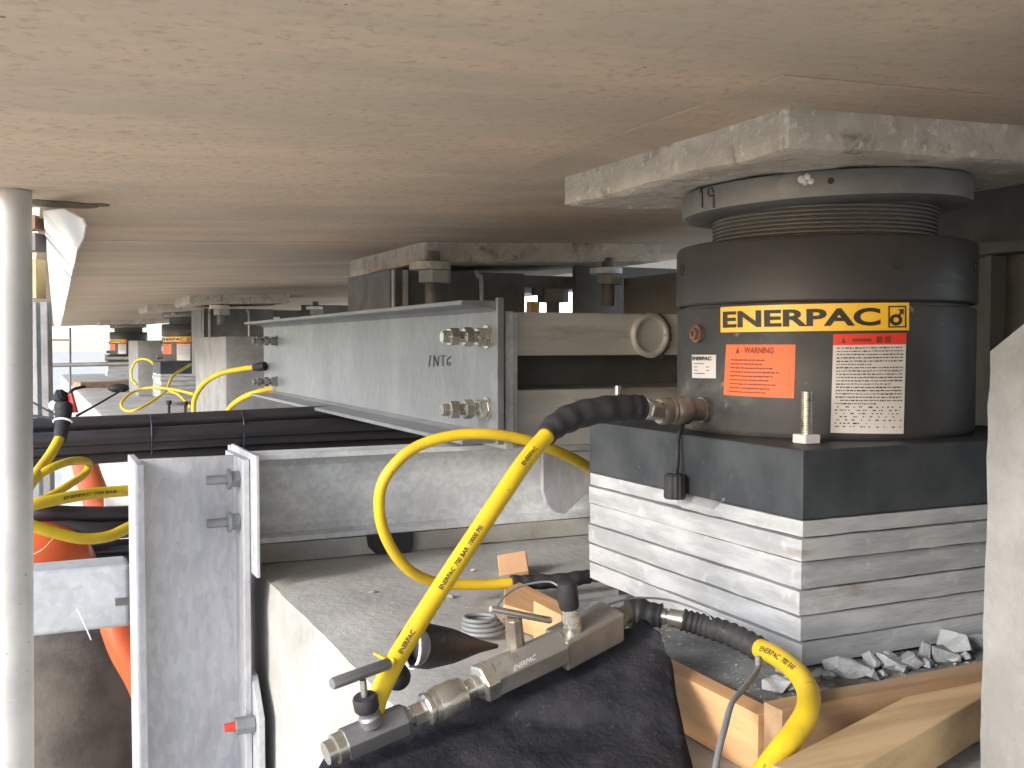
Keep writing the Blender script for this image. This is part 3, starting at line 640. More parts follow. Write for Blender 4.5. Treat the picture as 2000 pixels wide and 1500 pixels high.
plate(bm, [(.353, y, z) for y, z in pts], (1,0,0), .012); obj("bracket_plate", bm, 'galvlight', sc, bevel=.0015)
q = P(450, 1420, y=1.83); bm = B(); rod(bm, (.352, 1.83, q.z), (.318, 1.83, q.z), .016, n=6); bo = obj("bolt", bm, 'galv', sc, bevel=.001)
bm = B(); rod(bm, (.3178, 1.83, q.z), (.300, 1.83, q.z), .009, .007, n=14); obj("painted_tip", bm, 'redplastic', bo, 'auto')

rb = thing("steel_rail", "galvanised rectangular steel rail at lower left between tube and column", "steel rail", (-.3, 2.15, -.55))
bm = B(); box(bm, -1.4, .17, 2.1, 2.2, -.549, -.427); obj("profile", bm, 'galvlight', rb, bevel=.010, seg=4)
bm = B(); q = P(225, 1175, y=2.0985); box(bm, q.x, .20, 2.0965, 2.0998, q.z-.008, q.z+.006); obj("slot", bm, 'darksteel', rb)
bm = B(); a, b = P(150,1188,y=2.09), P(178,1250,y=2.06); tube(bm, spline([a, a.lerp(b,.5)+Vector((0,-.01,.004)), b], 6), .0016, 6)
tag(obj("plastic_thread", bm, 'white', smooth=True), "thin white plastic thread dangling over the galvanised rail", "thread")
st = thing("scaffold_tube", "pale vertical scaffold tube at the far left edge of view", "scaffold tube", (-.018, 1.784, -2.6))
q = P(20, 700, d=1.6); bm = B(); tb = Vector((P(24,1462,d=1.62).x, P(24,1462,d=1.62).y, 0)); tt = Vector((P(20,392,d=1.6).x, P(20,392,d=1.6).y, 0))
dirv = (tb-tt)/(.62-(-.226+.0))*1.0
p0 = tt + (tb-tt)*(2.826/.86); rod(bm, (p0.x, p0.y, -2.6), (tt.x, tt.y, .2385), .0315, n=40); obj("tube", bm, 'tube', st, 'auto')

# pile, far left base
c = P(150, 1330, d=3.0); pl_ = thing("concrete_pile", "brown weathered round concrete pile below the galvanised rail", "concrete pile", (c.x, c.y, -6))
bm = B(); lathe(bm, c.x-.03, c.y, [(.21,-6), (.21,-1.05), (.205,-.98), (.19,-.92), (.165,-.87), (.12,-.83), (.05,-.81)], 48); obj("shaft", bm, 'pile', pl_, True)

# ------------------------------------------------------------------ black pipes in a bundle
for k, (z_, y_, r_, lb) in enumerate(((-.221,3.03,.021,"topmost black pipe of the bundle crossing below the channel"), (-.258,2.985,.022,"front middle black pipe of the bundle crossing below the channel"),
                                     (-.287,3.0,.018,"lower black pipe of the bundle, just above column head"), (-.318,3.03,.021,"lowest rear black pipe of the bundle, mostly behind the cross beam"))):
    bm = B(); path = spline([(-1.5+.35*i, y_+.006*math.sin(i*1.7+k), z_-.004*math.cos(i*1.3+k)+.0035*(i-3)) for i in range(13)], 6); tube(bm, path, r_, 18)
    tag(obj("black_pipe", bm, 'pipe', smooth='auto'), lb, "pipe", "black pipes bundled across the cap")
for x_, nm in ((.30,"left"), (.55,"right")):
    bm = B(); tube(bm, [Vector((x_, 2.985+.036*math.cos(a_)+.012, -.252+.054*math.sin(a_))) for a_ in [2*math.pi*i/24 for i in range(25)]], .0025, 6)
    tag(obj("cable_tie", bm, mat("blue tie", (.02,.022,.05), rough=.4), smooth=True), "dark blue tie round the black pipes, %s one of two" % nm, "cable tie", "ties round the pipe bundle")

# ------------------------------------------------------------------ hoses
def hose(label, ctrl, r, grp="yellow hydraulic hoses", k=12, n=16):
    path = spline(ctrl, k); lo = min(path, key=lambda p: p.z)
    root = thing("hydraulic_hose", label, "hose", (lo.x, lo.y, lo.z-r), grp)
    bm = B(); tube(bm, path, r, n); obj("jacket", bm, 'hose', root, True)
    return root, path
def print_on(root, path, r, text, f0_, f1_, size, up=True):
    ln = [0]
    for a, b in zip(path, path[1:]): ln.append(ln[-1]+(b-a).length)
    bm = text_bm(text, size, size*.02, 1.0); xs = [v.co.x for v in bm.verts]; ys = [v.co.y for v in bm.verts]; mid = (min(ys)+max(ys))/2
    for v in bm.verts:
        s = ln[-1]*f0_ + (v.co.x-min(xs))/(max(xs)-min(xs))*ln[-1]*(f1_-f0_)
        i = max(0, min(len(ln)-2, next((j for j in range(len(ln)-1) if ln[j+1] >= s), len(ln)-2)))
        p = path[i].lerp(path[i+1], (s-ln[i])/(ln[i+1]-ln[i])); t = (path[i+1]-path[i]).normalized()
        nn = (-p); nn = (nn-t*nn.dot(t)).normalized(); bb = nn.cross(t) if up else t.cross(nn)
        a_ = (v.co.y-mid)/r; v.co = p + (nn*math.cos(a_)+bb*math.sin(a_))*(r+.0004)
    obj("lettering", bm, 'ink', root, normals=False)
def sleeve(root, ctrl, r, wav=.0, freq=10, name="sleeve", m='rubber', k=14, n=18):
    path = spline(ctrl, k); bm = B()
    tube(bm, path, (lambda u: r(u) + wav*math.sin(u*freq*2*math.pi)) if callable(r) else (lambda u: r + wav*math.sin(u*freq*2*math.pi)), n)
    return obj(name, bm, m, root, True), path

# main hose: jack port -> down to the near valve
cp0 = pp+pd*.030
e1 = pp+pd*.135
h1, path1 = hose("thick yellow hose slanting from the jack port down to the near valve",
     [P(1068,850,d=1.16), P(1030,895,d=1.13), P(985,960,d=1.10), P(915,1065,d=1.07), P(850,1165,d=1.04), P(790,1260,d=1.01), P(757,1320,d=.985), P(738,1362,d=.975), P(730,1392,d=.972)], .0098)
bd = e1
sl, slp = sleeve(h1, [P(1062,855,d=1.163), P(1085,832,d=1.18), P(1125,812,d=1.2), P(1180,800,d=1.22), P(1225,797,d=1.235), P(1252,797,d=1.245)],
     lambda u: .0118+.0045*min(1, u*3), .0006, 7, "taped_sleeve")
a0 = P(1250,797,d=1.243)
bm = B(); turned(bm, a0, cp0+pd*.052, [(0,.0105), (.25,.0105), (.25,.0135), (.85,.0135), (1,.0125)], 6, .3); obj("hex_fitting", bm, 'chrome', h1, bevel=.001)
bm = B(); turned(bm, cp0+pd*.052, cp0+pd*.004, [(0,.0165), (.08,.0185), (.3,.0185), (.34,.017), (.42,.0185), (.5,.017), (.58,.0195), (.95,.0195), (1,.018)], 28); obj("coupler", bm, 'brass', h1, 'auto')
def rpath(path): return path[::-1]
rp = rpath(path1)
print_on(h1, rp, .0098, "ENERPAC  700 BAR  10000 PSI", .38, .60, .006)
print_on(h1, rp, .0098, "ENERPAC", .83, .91, .0065)
print_on(h1, rp, .0098, "ENERPAC", .16, .24, .0065)
q = P(752,1287,d=.998); bm = B(); t_ = (P(790,1230,d=1.0)-P(740,1330,d=.985)).normalized(); s_, u_ = frame(t_)
tube(bm, [q+s_*(.0112*math.cos(a_))+u_*(.0112*math.sin(a_)) for a_ in [2*math.pi*i/20 for i in range(21)]], .0016, 6)
tube(bm, spline([q-s_*.010, P(770,1290,d=.985), P(762,1320,d=.98)], 6), .0014, 6); obj("cable_tie", bm, 'hose', h1, True)

# loop hose behind
h2, path2 = hose("thinner yellow hose looping on the cap and passing behind the plate stack",
     [P(1003,1138,d=1.72), P(940,1142,d=1.70), P(850,1137,d=1.66), P(790,1105,d=1.62), P(750,1040,d=1.59), P(741,970,d=1.57), P(762,918,d=1.57), P(815,872,d=1.58),
      P(900,849,d=1.6), P(990,852,d=1.62), P(1070,874,d=1.66), P(1150,912,d=1.75), P(1230,962,d=1.9)], .0088)
sleeve(h2, [P(998,1138,d=1.722), P(1040,1137,d=1.73), P(1095,1134,d=1.74), P(1150,1126,d=1.76)], .0125, .0007, 5, "black_sleeve")
bm = B(); turned(bm, P(1148,1126,d=1.76), P(1175,1124,d=1.78), [(0,.009), (.4,.012), (1,.012)], 6); obj("hex_fitting", bm, 'valvegrey', h2, bevel=.001)

# lower right hose with corrugated sleeve
h3, path3 = hose("yellow hose bending down at lower right from the ribbed black sleeve",
     [P(1478,1264,d=1.16), P(1515,1281,d=1.12), P(1555,1312,d=1.07), P(1578,1350,d=1.01), P(1576,1390,d=.965), P(1553,1430,d=.94), P(1522,1470,d=.92), P(1470,1540,d=.90)], .0112)
sleeve(h3, [P(1332,1210,d=1.205), P(1375,1222,d=1.20), P(1430,1240,d=1.18), P(1490,1271,d=1.155)], lambda u: .0125+.0012*u, .0011, 11, "ribbed_sleeve")
bm = B(); turned(bm, P(1287,1202,d=1.215), P(1335,1211,d=1.205), [(0,.010), (.3,.010), (.3,.008), (.42,.008), (.42,.0108), (1,.0108)], 24); obj("ferrule", bm, 'chrome', h3, 'auto')
sleeve(h3, [P(1222,1196,d=1.222), P(1245,1195,d=1.222), P(1270,1200,d=1.218), P(1292,1203,d=1.214)], lambda u: .016+.002*math.sin(u*6), .0008, 3, "tape_wrap")
print_on(h3, path3, .0112, "ENERPAC  700 BAR", .08, .36, .008, True)

# left hoses beyond the scaffold tube
D2 = 2.15
ha, pa = hose("yellow hose hanging from the black coupling in front of the pipe bundle", [P(118,852,d=2.45), P(100,885,d=2.4), P(75,920,d=2.32), P(55,950,d=2.25), P(45,985,d=2.2), P(35,1020,d=2.2)], .0118)
sleeve(ha, [P(124,792,d=2.5), P(123,820,d=2.48), P(117,858,d=2.445)], lambda u: .021-.006*u, .0005, 4, "black_sleeve")
bm = B(); q = P(123,828,d=2.47); tube(bm, [q+rv*(.0225*math.cos(a_))+Vector((0,0,.010*math.sin(a_)+.004)) - f0*(.010*abs(math.sin(a_))) for a_ in [math.pi*i/14 for i in range(15)]], .0028, 8); obj("pale_band", bm, 'white', ha, True)
hb_, pb = hose("yellow hose making a flat loop left of the orange hose", [P(40,985,d=2.25), P(70,935,d=2.3), P(105,912,d=2.34), P(145,900,d=2.42), P(172,904,d=2.5), P(166,925,d=2.5), P(130,950,d=2.42), P(92,972,d=2.36), P(55,985,d=2.3)], .0095)
hc, pc = hose("yellow hose with black lettering running level to the steel column", [P(30,1000,d=2.1), P(65,986,d=2.12), P(110,976,d=2.16), P(165,966,d=2.22), P(225,960,d=2.28), P(300,955,d=2.34)], .0125)
print_on(hc, pc, .0125, "ENERPAC  700 BAR", .3, .72, .008, True)
hd_, pd_ = hose("lowest left yellow hose sagging under the black pipes", [P(30,1010,d=2.05), P(62,1026,d=2.07), P(105,1040,d=2.1), P(160,1052,d=2.14), P(210,1048,d=2.18), P(245,1033,d=2.22), P(290,1010,d=2.28)], .0118)
# black hoses and orange pieces
for k, (pts, r_, lb) in enumerate((([(40,1004,2.35), (90,1002,2.36), (150,1004,2.4), (215,1004,2.44), (300,1000,2.5)], .019, "upper black hose between yellow hoses, lower left"),
        ([(75,1012,2.38), (120,1028,2.38), (180,1036,2.4), (240,1034,2.44), (300,1026,2.5)], .021, "lower black hose dipping behind the sagging yellow hose"),
        ([(150,1072,2.5), (200,1070,2.5), (300,1064,2.52)], .019, "upper thin black pipe right above the galvanised rail"),
        ([(150,1094,2.5), (200,1092,2.5), (300,1086,2.52)], .02, "lower thick black pipe resting on the galvanised rail"))):
    bm = B(); tube(bm, spline([P(a_, b_, d=c_) for a_, b_, c_ in pts], 8), r_, 16); tag(obj("black_hose", bm, 'pipe', smooth='auto'), lb, "hose", "black hoses at lower left")
q = P(76, 1118, d=2.34); of = thing("orange_float", "round orange plastic float half hidden behind the galvanised rail", "float", (q.x, q.y, q.z-.08))
bm = B(); bmesh.ops.create_uvsphere(bm, u_segments=32, v_segments=20, radius=.125); bmesh.ops.scale(bm, verts=bm.verts, vec=(1,.9,.92)); bmesh.ops.translate(bm, verts=bm.verts, vec=q); obj("shell", bm, 'orangeplastic', of, True)
q2 = P(58, 1100, d=2.28); bm = B(); bmesh.ops.create_uvsphere(bm, u_segments=24, v_segments=16, radius=.045); bmesh.ops.translate(bm, verts=bm.verts, vec=q2); obj("end_lug", bm, 'orangeplastic', of, True)
bm = B(); tube(bm, spline([P(60,1085,d=2.2), P(85,1072,d=2.2), P(108,1048,d=2.22)], 6), .002, 6); obj("cord", bm, 'tan', of, True)
bm = B(); tube(bm, spline([P(155,862,d=3.15), P(168,915,d=3.1), P(185,965,d=3.0), P(198,1010,d=2.9), P(207,1100,d=2.78), P(218,1180,d=2.72), P(243,1260,d=2.7), P(285,1340,d=2.7), P(322,1460,d=2.68), P(335,1700,d=2.66), P(330,2300,d=2.66)], 8), lambda u: .036+.008*min(1, u*1.6), 20)
tag(obj("orange_hose", bm, 'orangeplastic', smooth='auto'), "orange hose hanging past the black pipes and under the rail", "hose")
q = P(232, 978, d=2.5); jb = thing("junction_box", "small white box beside black hoses, just left of the column", "junction box", (q.x, q.y, q.z-.02))
bm = B(); obox(bm, q-rv*.03, q+rv*.035, .04, .03); obj("case", bm, 'white', jb, bevel=.004)
bm = B(); obox(bm, q-rv*.02+Vector((0,0,-.03)), q+rv*.05+Vector((0,0,-.026)), .05, .028); obj("black_base", bm, 'rubber', jb, bevel=.003)

# black coupling with red flag standing on the bundle
q = P(120, 800, d=2.52); cpg = thing("hose_coupling", "black hose coupling with red and white caps above the pipe bundle", "coupling", (q.x, q.y, q.z-.03))
bm = B(); turned(bm, P(125,800,d=2.5), P(117,768,d=2.52), [(0,.016), (.4,.016), (.45,.021), (.8,.021), (1,.013)], 16); obj("collar", bm, 'rubber', cpg, 'auto')
bm = B(); turned(bm, P(112,778,d=2.5), P(126,770,d=2.5), [(0,.014), (.5,.019), (1,.014)], 14); obj("knob", bm, 'rubber', cpg, 'auto')
bm = B(); bmesh.ops.create_uvsphere(bm, u_segments=16, v_segments=10, radius=.013); bmesh.ops.translate(bm, verts=bm.verts, vec=P(106,792,d=2.5)); obj("white_cap", bm, 'white', cpg, True)
bm = B(); plate(bm, [P(131,770,d=2.5), P(139,766,d=2.5), P(150,806,d=2.5), P(137,806,d=2.5)], f0, .012); obj("red_cap", bm, 'redplastic', cpg, bevel=.002)
def wire(label, pts, r, m='rubber', name="wire", cat="wire", grp=None):
    bm = B(); tube(bm, spline([P(a_, b_, d=c_) for a_, b_, c_ in pts], 8), r, 8); return tag(obj(name, bm, m, smooth=True), label, cat, grp)
G = "thin black wires at the coupling"
wire("thin black wire rising left from the black coupling to the post", [(40,772,2.6), (75,792,2.55), (112,812,2.5)], .0025, grp=G)
wire("thin black wire rising right from the coupling over the pale cap", [(150,812,2.52), (190,790,2.8), (238,762,3.2)], .003, grp=G)
wire("black wire lying level at the left end of the pipe bundle", [(40,810,2.6), (80,814,2.58), (120,822,2.52)], .0035, grp=G)
wire("short black wire angling up from the red cap", [(136,768,2.5), (145,760,2.55), (165,755,2.6)], .004, grp=G)
# far yellow hoses
for pts, r_, lb in (([(378,812,4.2), (380,780,4.2), (398,750,4.15), (430,730,4.1), (470,721,4.05), (500,717,4.0)], .0105, "yellow hose arching in front of the middle plinth to the channel end"),
        ([(438,812,4.0), (458,788,4.0), (490,770,3.95), (540,757,3.95)], .011, "short yellow hose rising under the far end of the channel"),
        ([(378,770,5.6), (345,762,5.9), (300,757,6.2), (262,765,6.2), (238,785,6.0), (242,800,5.9), (262,802,5.8), (300,782,5.9), (325,762,6.1), (338,735,6.4), (372,712,6.8)], .0085, "far yellow hose in a wide loop on the cap"),
        ([(268,752,7.6), (258,740,7.6), (258,718,7.6), (272,702,7.6), (295,706,7.5), (312,732,7.3), (322,757,7.1), (350,772,6.6), (372,795,6.0)], .0085, "far yellow hose looping up before the farthest plinth")):
    hose(lb, [P(a_, b_, d=c_) for a_, b_, c_ in pts], r_, "far yellow hydraulic hoses", 8, 10)
bm = B(); turned(bm, P(496,718,d=4.0), P(518,715,d=3.98), [(0,.013), (.5,.018), (1,.018)], 14); tag(obj("hose_sleeve", bm, 'rubber', smooth='auto'), "small black sleeve where arching yellow hose meets the channel end", "hose end")
# far bits
for px, py, h_, lb in ((330,812,22,"tiny dark peg left on the pipe bundle"), (362,812,20,"tiny dark peg with knob right on the pipe bundle")):
    a_, b_ = P(px, py, d=3.05), P(px, py-h_, d=3.05); bm = B(); rod(bm, a_, b_, .004, n=8); rod(bm, b_, b_+Vector((0,0,.012)), .008, n=10); tag(obj("peg", bm, 'rubber', smooth='auto'), lb, "peg")
bm = B(); a_, b_ = P(150,752,z=-.40), P(262,749,z=-.40); obox(bm, a_, b_, .2, .055); tag(obj("timber_strip", bm, 'woodx'), "tan timber sill far away below the sky", "timber")
bm = B(); bmesh.ops.create_uvsphere(bm, u_segments=16, v_segments=8, radius=.08); bmesh.ops.scale(bm, verts=bm.verts, vec=(1.2,1,.5)); bmesh.ops.translate(bm, verts=bm.verts, vec=P(232,758,z=-.395)); tag(obj("black_bag", bm, 'rubber', smooth=True), "small black bundle on the far cap left of the hose coil", "bag")
gu = thing("guard_rail", "dark scaffold guard rail against the white sky at far left", "guard rail", P(137, 760, d=9.5))
def bar(p, q, r_, nm): bm = B(); rod(bm, p, q, r_, n=10); obj(nm, bm, 'darksteel', gu, 'auto')
bar(P(70,714,d=9.5), P(262,710,d=9.5), .020, "rail"); bar(P(70,664,d=9.5), P(139,664,d=9.5), .010, "rail"); bar(P(137,640,d=9.5), P(137,770,d=9.5), .011, "post"); bar(P(207,700,d=9.5), P(262,700,d=9.5), .018, "rail")
# outer posts and form timbers at far left, behind the tube
for px, w_, m_, lb, dd in ((64,.04,'galv',"bluish galvanised post just right of the scaffold tube",3.6), (84,.05,'whitecon',"beige post next to the galvanised one, right of scaffold tube",3.9)):
    a_ = P(px, 590, d=dd); bm = B(); obox(bm, (a_.x, a_.y, -2.6), a_, w_, w_*.8, f0); tag(obj("formwork_post", bm, m_, bevel=.003), lb, "post", "posts beyond the scaffold tube")
for py, hh, m_, lb, dd in ((436,26,'formbrown',"reddish brown board end, topmost beside the hanging white strip",1.97), (474,34,'darksteel',"dark board end under the reddish one beside the white strip",2.08), (545,76,'formyellow',"yellowish timber end lowest beside the hanging white strip",2.35)):
    a_ = P(30, py, d=dd); b_ = P(80, py, d=dd); bm = B(); obox(bm, a_, b_, .05, hh/2000*dd); tag(obj("timber_end", bm, m_), lb, "timber", "timbers beside the white strip")
# folded white strip hanging under the deck edge
ws = thing("sheet_strip", "bent white sheet metal strip hanging under the deck edge", "sheet metal", P(118, 640, d=8.5))
bm = B(); A1, A2 = P(84,414,d=1.74), P(151,486,d=1.70); B1, B2 = P(105,640,d=9), P(119,636,d=7.5)
segs = 14; row1 = [A1.lerp(B1, (i/segs)**2.0) + Vector((0,0,.0015*math.sin(i*2.1))) for i in range(segs+1)]; row2 = [A2.lerp(B2, (i/segs)**2.0)+Vector((0,0,.002*math.sin(i*1.7))) for i in range(segs+1)]
th_ = (A2-A1).cross(B1-A1).normalized()*.002
va = [[bm.verts.new(p) for p in r_] for r_ in (row1, row2)]; vb = [[bm.verts.new(p+th_) for p in r_] for r_ in (row1, row2)]
for i in range(segs):
    bm.faces.new((va[0][i], va[0][i+1], va[1][i+1], va[1][i])); bm.faces.new((vb[0][i], vb[1][i], vb[1][i+1], vb[0][i+1]))
    bm.faces.new((va[0][i], vb[0][i], vb[0][i+1], va[0][i+1])); bm.faces.new((va[1][i], va[1][i+1], vb[1][i+1], vb[1][i]))
bm.faces.new((va[0][0], va[1][0], vb[1][0], vb[0][0])); bm.faces.new((va[0][-1], vb[0][-1], vb[1][-1], va[1][-1]))
obj("strip", bm, 'whitemetal', ws)
bm = B(); pts = [P(84,412,d=1.735), P(125,408,d=1.66), P(160,428,d=1.63), P(166,442,d=1.63), P(162,466,d=1.66), P(151,487,d=1.695)]
plate(bm, pts, (pts[1]-pts[0]).cross(pts[3]-pts[0]), .003); obj("end_flap", bm, 'whitemetal', ws)

# ------------------------------------------------------------------ black rubber mat, valves and small gear in the foreground
rows = [[(1222,1226), (1258,1220), (1297,1240)], [(1090,1285), (1210,1290), (1308,1290)], [(930,1352), (1130,1370), (1322,1365)], [(760,1410), (1060,1430), (1342,1450)], [(650,1470), (1010,1520), (1362,1550)], [(600,1560), (960,1640), (1390,1680)]]
mz = (-.322, -.344, -.366, -.392, -.402, -.408)
gx = [spline([P(*p, z=z_) for p in r_], 14) for r_, z_ in zip(rows, mz)]; grid = list(zip(*[spline(c_, 8) for c_ in zip(*gx)]))
bm = B(); rnd = random.Random(2)
G_ = []
for j, r_ in enumerate(grid):
    row = []
    for i, p in enumerate(r_):
        e = min(i, len(r_)-1-i)/4
        w_ = noise.noise(p*8)*.004 + abs(noise.noise(p*17+Vector((3,0,0))))*.006 - abs(noise.noise(p*38+Vector((9,0,0))))*.0035 + noise.noise(p*70)*.0008 + noise.noise(Vector((p.x*40, p.y*9, 1)))*.002
        row.append(bm.verts.new(p+Vector((0, 0, w_ + (-.010*(1-e) if i > len(r_)-6 and e < 1 else 0)))))
    G_.append(row)
for r0, r1 in zip(G_, G_[1:]):
    for a_ in range(len(r0)-1): bm.faces.new((r0[a_], r0[a_+1], r1[a_+1], r1[a_]))
o = obj("rubber_mat", bm, 'mat', smooth=True); so = o.modifiers.new("thickness", 'SOLIDIFY'); so.thickness = .006; so.offset = -1
tag(o, "crumpled black rubber mat under the valves in the foreground", "rubber mat")

V = lambda px, py, d: P(px, py, d=d)
vm = thing("valve_manifold", "chain of metal hydraulic valves and couplings lying on the black mat", "valve", V(940,1350,1.06))
def vpart(name, p0, p1, prof, m, n=28, rot=0, sm='auto', bev=0, parent=None): bm = B(); turned(bm, p0, p1, prof, n, rot); return obj(name, bm, m, parent or vm, sm, bev)
va_, vb_ = V(672,1455,.955), V(796,1402,.985)
v1 = vpart("valve_body", va_, vb_, [(0,.0165), (.93,.0165), (1,.0145)], 'valvegrey', 6, .2, False, .0012)
vpart("end_fitting", V(636,1472,.945), va_, [(0,.011), (.5,.011), (.5,.014), (1,.014)], 'chrome', 20)
q0 = V(727,1412,.962); q1 = V(717,1386,.957)
vpart("bonnet", q0, q1, [(0,.011), (.55,.011), (.7,.009), (1,.009)], 'valvegrey', 20, parent=v1)
vpart("packing_nut", q1, V(712,1360,.953), [(0,.0105), (.12,.0118), (.88,.0118), (1,.0105)], 'rubber', 14, parent=v1)
vpart("stem", V(712,1360,.953), V(709,1328,.95), [(0,.0032), (1,.0032)], 'chrome', 14, parent=v1)
vpart("tee_handle", V(648,1336,.93), V(760,1296,.975), [(0,.0048), (.03,.0056), (.97,.0056), (1,.0048)], 'valvegrey', 20)
vpart("nipple", vb_, V(834,1386,.998), [(0,.0085), (.2,.0085), (.2,.0115), (.85,.0115), (1,.010)], 'chrome', 6, .4, False, .0008)
vpart("coupler_nut", V(828,1388,.996), V(852,1377,1.003), [(0,.0145), (.15,.0165), (.4,.0165), (.45,.0145), (.55,.0145), (.6,.0165), (1,.0165)], 'chrome', 24)
vpart("coupler", V(850,1378,1.003), V(908,1352,1.02), [(0,.0165), (.06,.0175), (.7,.0175), (.76,.0165), (.9,.0165), (.95,.0150), (1,.0105)], 'chrome', 32)
vpart("neck", V(904,1353,1.02), V(948,1330,1.03), [(0,.0098), (.5,.0098), (.5,.0115), (1,.0115)], 'chrome', 24)
vpart("hex_nut", V(936,1337,1.027), V(962,1324,1.035), [(0,.0190), (.1,.0205), (.9,.0205), (1,.019)], 'chrome', 6, .15, False, .001)
v2 = vpart("valve_body", V(958,1326,1.034), V(1096,1262,1.075), [(0,.020), (.97,.020), (1,.018)], 'valve', 6, .25, False, .0012)
bm = text_bm("ENERPAC", .008, .0001); xs = [v.co.x for v in bm.verts]; a_, b_ = V(1003,1311,1.018), V(1046,1287,1.03)
for v in bm.verts:
    f_ = (v.co.x)/max(xs); v.co = a_.lerp(b_, f_) + uv*(v.co.y) - fv*.0015
obj("lettering", bm, 'white', v2, normals=False)
vpart("stem", V(1008,1268,1.06), V(1002,1205,1.05), [(0,.0115), (.05,.0098), (.95,.0092), (1,.006)], 'brass', 8, .3, False, .0008, parent=v2)
vpart("tee_handle", V(958,1189,1.028), V(1076,1212,1.066), [(0,.0030), (.02,.0036), (.98,.0036), (1,.003)], 'chrome', 18)
bm = B(); a_, b_ = V(1086,1270,1.075), V(1198,1212,1.125); obox(bm, a_, b_, .036, .036, Vector((.25,-.15,1))); obj("block", bm, 'valve', vm, bevel=.003)
vpart("clevis", V(1078,1262,1.072), V(1094,1240,1.072), [(0,.007), (1,.007)], 'valvegrey', 12)
vpart("end_fitting", V(1196,1213,1.125), V(1226,1198,1.14), [(0,.013), (.4,.013), (.4,.010), (1,.010)], 'brass', 20)
vpart("quick_connector", V(1120,1236,1.078), V(1112,1186,1.075), [(0,.0085), (.1,.0098), (.3,.0098), (.34,.0086), (.42,.0086), (.46,.0102), (.7,.0102), (.74,.009), (1,.009)], 'chrome', 26)
qc = vpart("black_cap", V(1112,1188,1.075), V(1106,1134,1.07), [(0,.0098), (.1,.0108), (.75,.0108), (.95,.0095), (1,.007)], 'rubber', 22)

dc = P(1318, 948, x=.790); dcap = thing("dust_cap", "black ribbed dust cap hanging from the jack coupler on a strap", "dust cap", (dc.x, dc.y, dc.z-.018))
bm = B(); n_ = 28; rings = []
for f_, r_ in ((0,.0125), (.08,.0138), (.9,.0135), (1,.010)):
    rings.append([bm.verts.new((dc.x+(r_+(.0012 if i % 2 else 0))*math.cos(2*math.pi*i/n_), dc.y+(r_+(.0012 if i % 2 else 0))*math.sin(2*math.pi*i/n_), dc.z-.018+.034*f_)) for i in range(n_)])
for a_, b_ in zip(rings, rings[1:]):
    for i in range(n_): bm.faces.new((a_[i], a_[(i+1)%n_], b_[(i+1)%n_], b_[i]))
bm.faces.new(rings[0][::-1]); bm.faces.new(rings[-1]); obj("ribbed_body", bm, 'rubber', dcap)
bm = B(); up_ = cp0+pd*.012+Vector((0,0,-.019)); a_ = Vector((dc.x, dc.y, dc.z+.015))
tube(bm, spline([up_, up_.lerp(a_,.3)+Vector((-.004,0,0)), up_.lerp(a_,.7), a_], 8), lambda u: .0032+.004*max(0, u-.55), 10); obj("strap", bm, 'rubber', dcap, True)

q = V(776,1322,1.02); bm = B(); bmesh.ops.create_uvsphere(bm, u_segments=24, v_segments=14, radius=.0135); bmesh.ops.translate(bm, verts=bm.verts, vec=q)
tag(obj("round_cap", bm, 'rubber', smooth=True), "round dark rubber cap beside yellow hose's lower end", "cap")
cn = thing("rubber_boot", "black cone shaped rubber boot with whitish mouth lying on the cap", "rubber boot", P(880, 1280, z=-.428))
bm = B(); a_, b_ = V(806,1262,1.20), V(970,1262,1.40); turned(bm, a_, b_, [(.12,.019), (.01,.022), (0,.0245), (.15,.027), (.4,.022), (.75,.009), (1,.003)], 28); obj("cone", bm, 'rubber', cn, 'auto')
bm = B(); tube(bm, [a_-(b_-a_).normalized()*.001+rv*(.010*math.cos(t_))+uv*(.026*math.sin(t_)) for t_ in [2*math.pi*i/28 for i in range(29)]], .0022, 8); obj("mouth_rim", bm, 'white', cn, True)
bm = B()
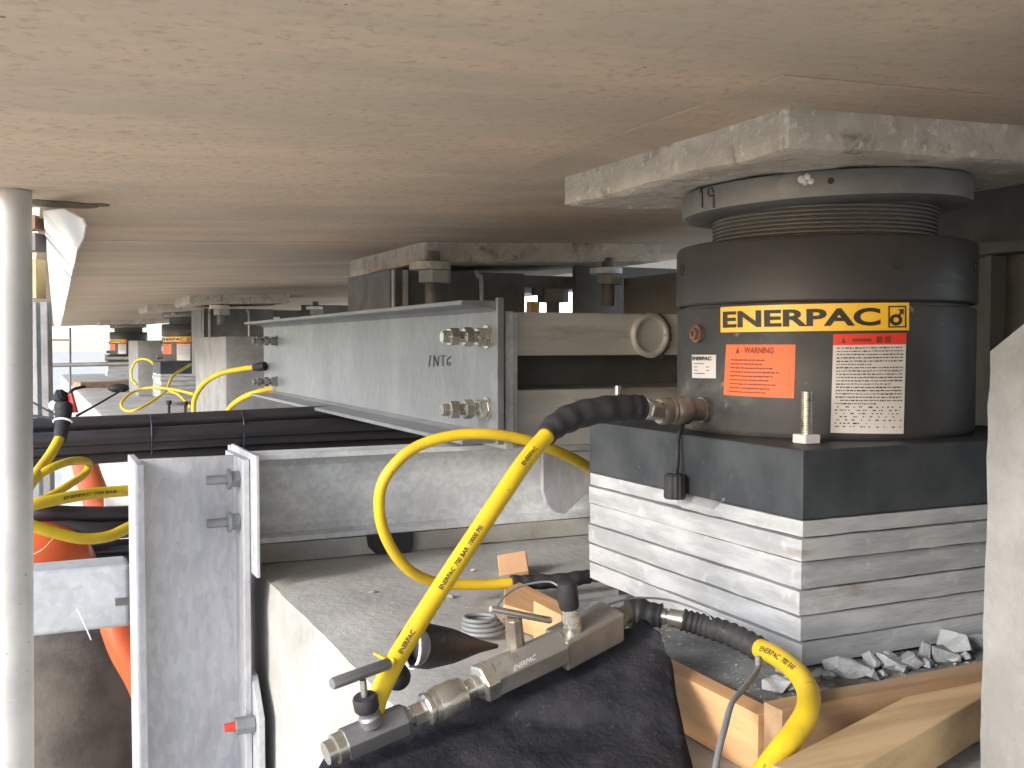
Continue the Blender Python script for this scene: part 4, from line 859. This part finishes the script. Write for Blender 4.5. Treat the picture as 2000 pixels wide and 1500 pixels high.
for k in range(4):
    q = P(945, 1236, z=-.425); r_ = .032-.003*k
    tube(bm, [q+rv*(r_*math.cos(t_)-.002*k)+f0*(r_*.9*math.sin(t_))+Vector((0,0,.004+.006*k)) for t_ in [2*math.pi*i/30 for i in range(31)]], .0032, 8)
tag(obj("cable_coil", bm, 'greycable', smooth=True), "small coil of grey cable on the cap behind the tee handle", "cable")
wb = obj("wood_block", rough_box(0,.05,0,.05,0,.05,.02,.0005), 'wood', bevel=0)
p = [P(985,1150,z=-.395), P(1015,1136,z=-.395), P(1090,1172,z=-.395), P(1092,1196,z=-.395), P(1075,1208,z=-.395), P(983,1180,z=-.395)]
bpy.data.objects.remove(wb)
bm = B(); plate(bm, [v-Vector((0,0,.034)) for v in p], (0,0,1), .034); tag(obj("wood_block", bm, 'wood', bevel=.002), "orange wood block lying behind the upper tee handle", "wood block", "wood blocks on the cap")
p0 = P(1010,1128,z=-.43); bm = B(); obox(bm, p0+Vector((.0,.01,.0)), P(1000,1086,d=p0.dot(fv)+.05), .055, .02, f0); tag(obj("wood_block", bm, 'tan', bevel=.002), "tan upright wood block behind the end of the looped hose", "wood block", "wood blocks on the cap")
# dark flat strap and thin lanyards
wire("thin grey lanyard arching over the valve block to the hose ferrule", [(1158,1196,1.12), (1195,1178,1.15), (1245,1168,1.18), (1310,1173,1.2), (1375,1196,1.2), (1390,1210,1.19)], .0013, 'greycable', "lanyard", "lanyard", "thin lanyards at the valves")
wire("thin lanyard curving from the tee handle up to the black cap", [(968,1190,1.03), (985,1165,1.05), (1020,1144,1.07), (1070,1136,1.08), (1092,1145,1.075)], .0012, 'greycable', "lanyard", "lanyard", "thin lanyards at the valves")
wire("dark cable dropping from the ribbed sleeve across the formwork corner", [(1480,1282,1.13), (1478,1310,1.12), (1452,1345,1.04), (1430,1372,1.0), (1416,1420,.96), (1403,1470,.93), (1393,1530,.90)], .0032, 'greycable', "cable", "cable")
bm = B(); tube(bm, spline([P(1215,1152,z=-.40), P(1260,1160,z=-.40), P(1330,1200,z=-.40), P(1420,1270,z=-.405)], 8), .013, 12)
tag(obj("dark_hose", bm, 'mat', smooth=True), "dusty dark hose lying along the foot of the plate stack", "hose")
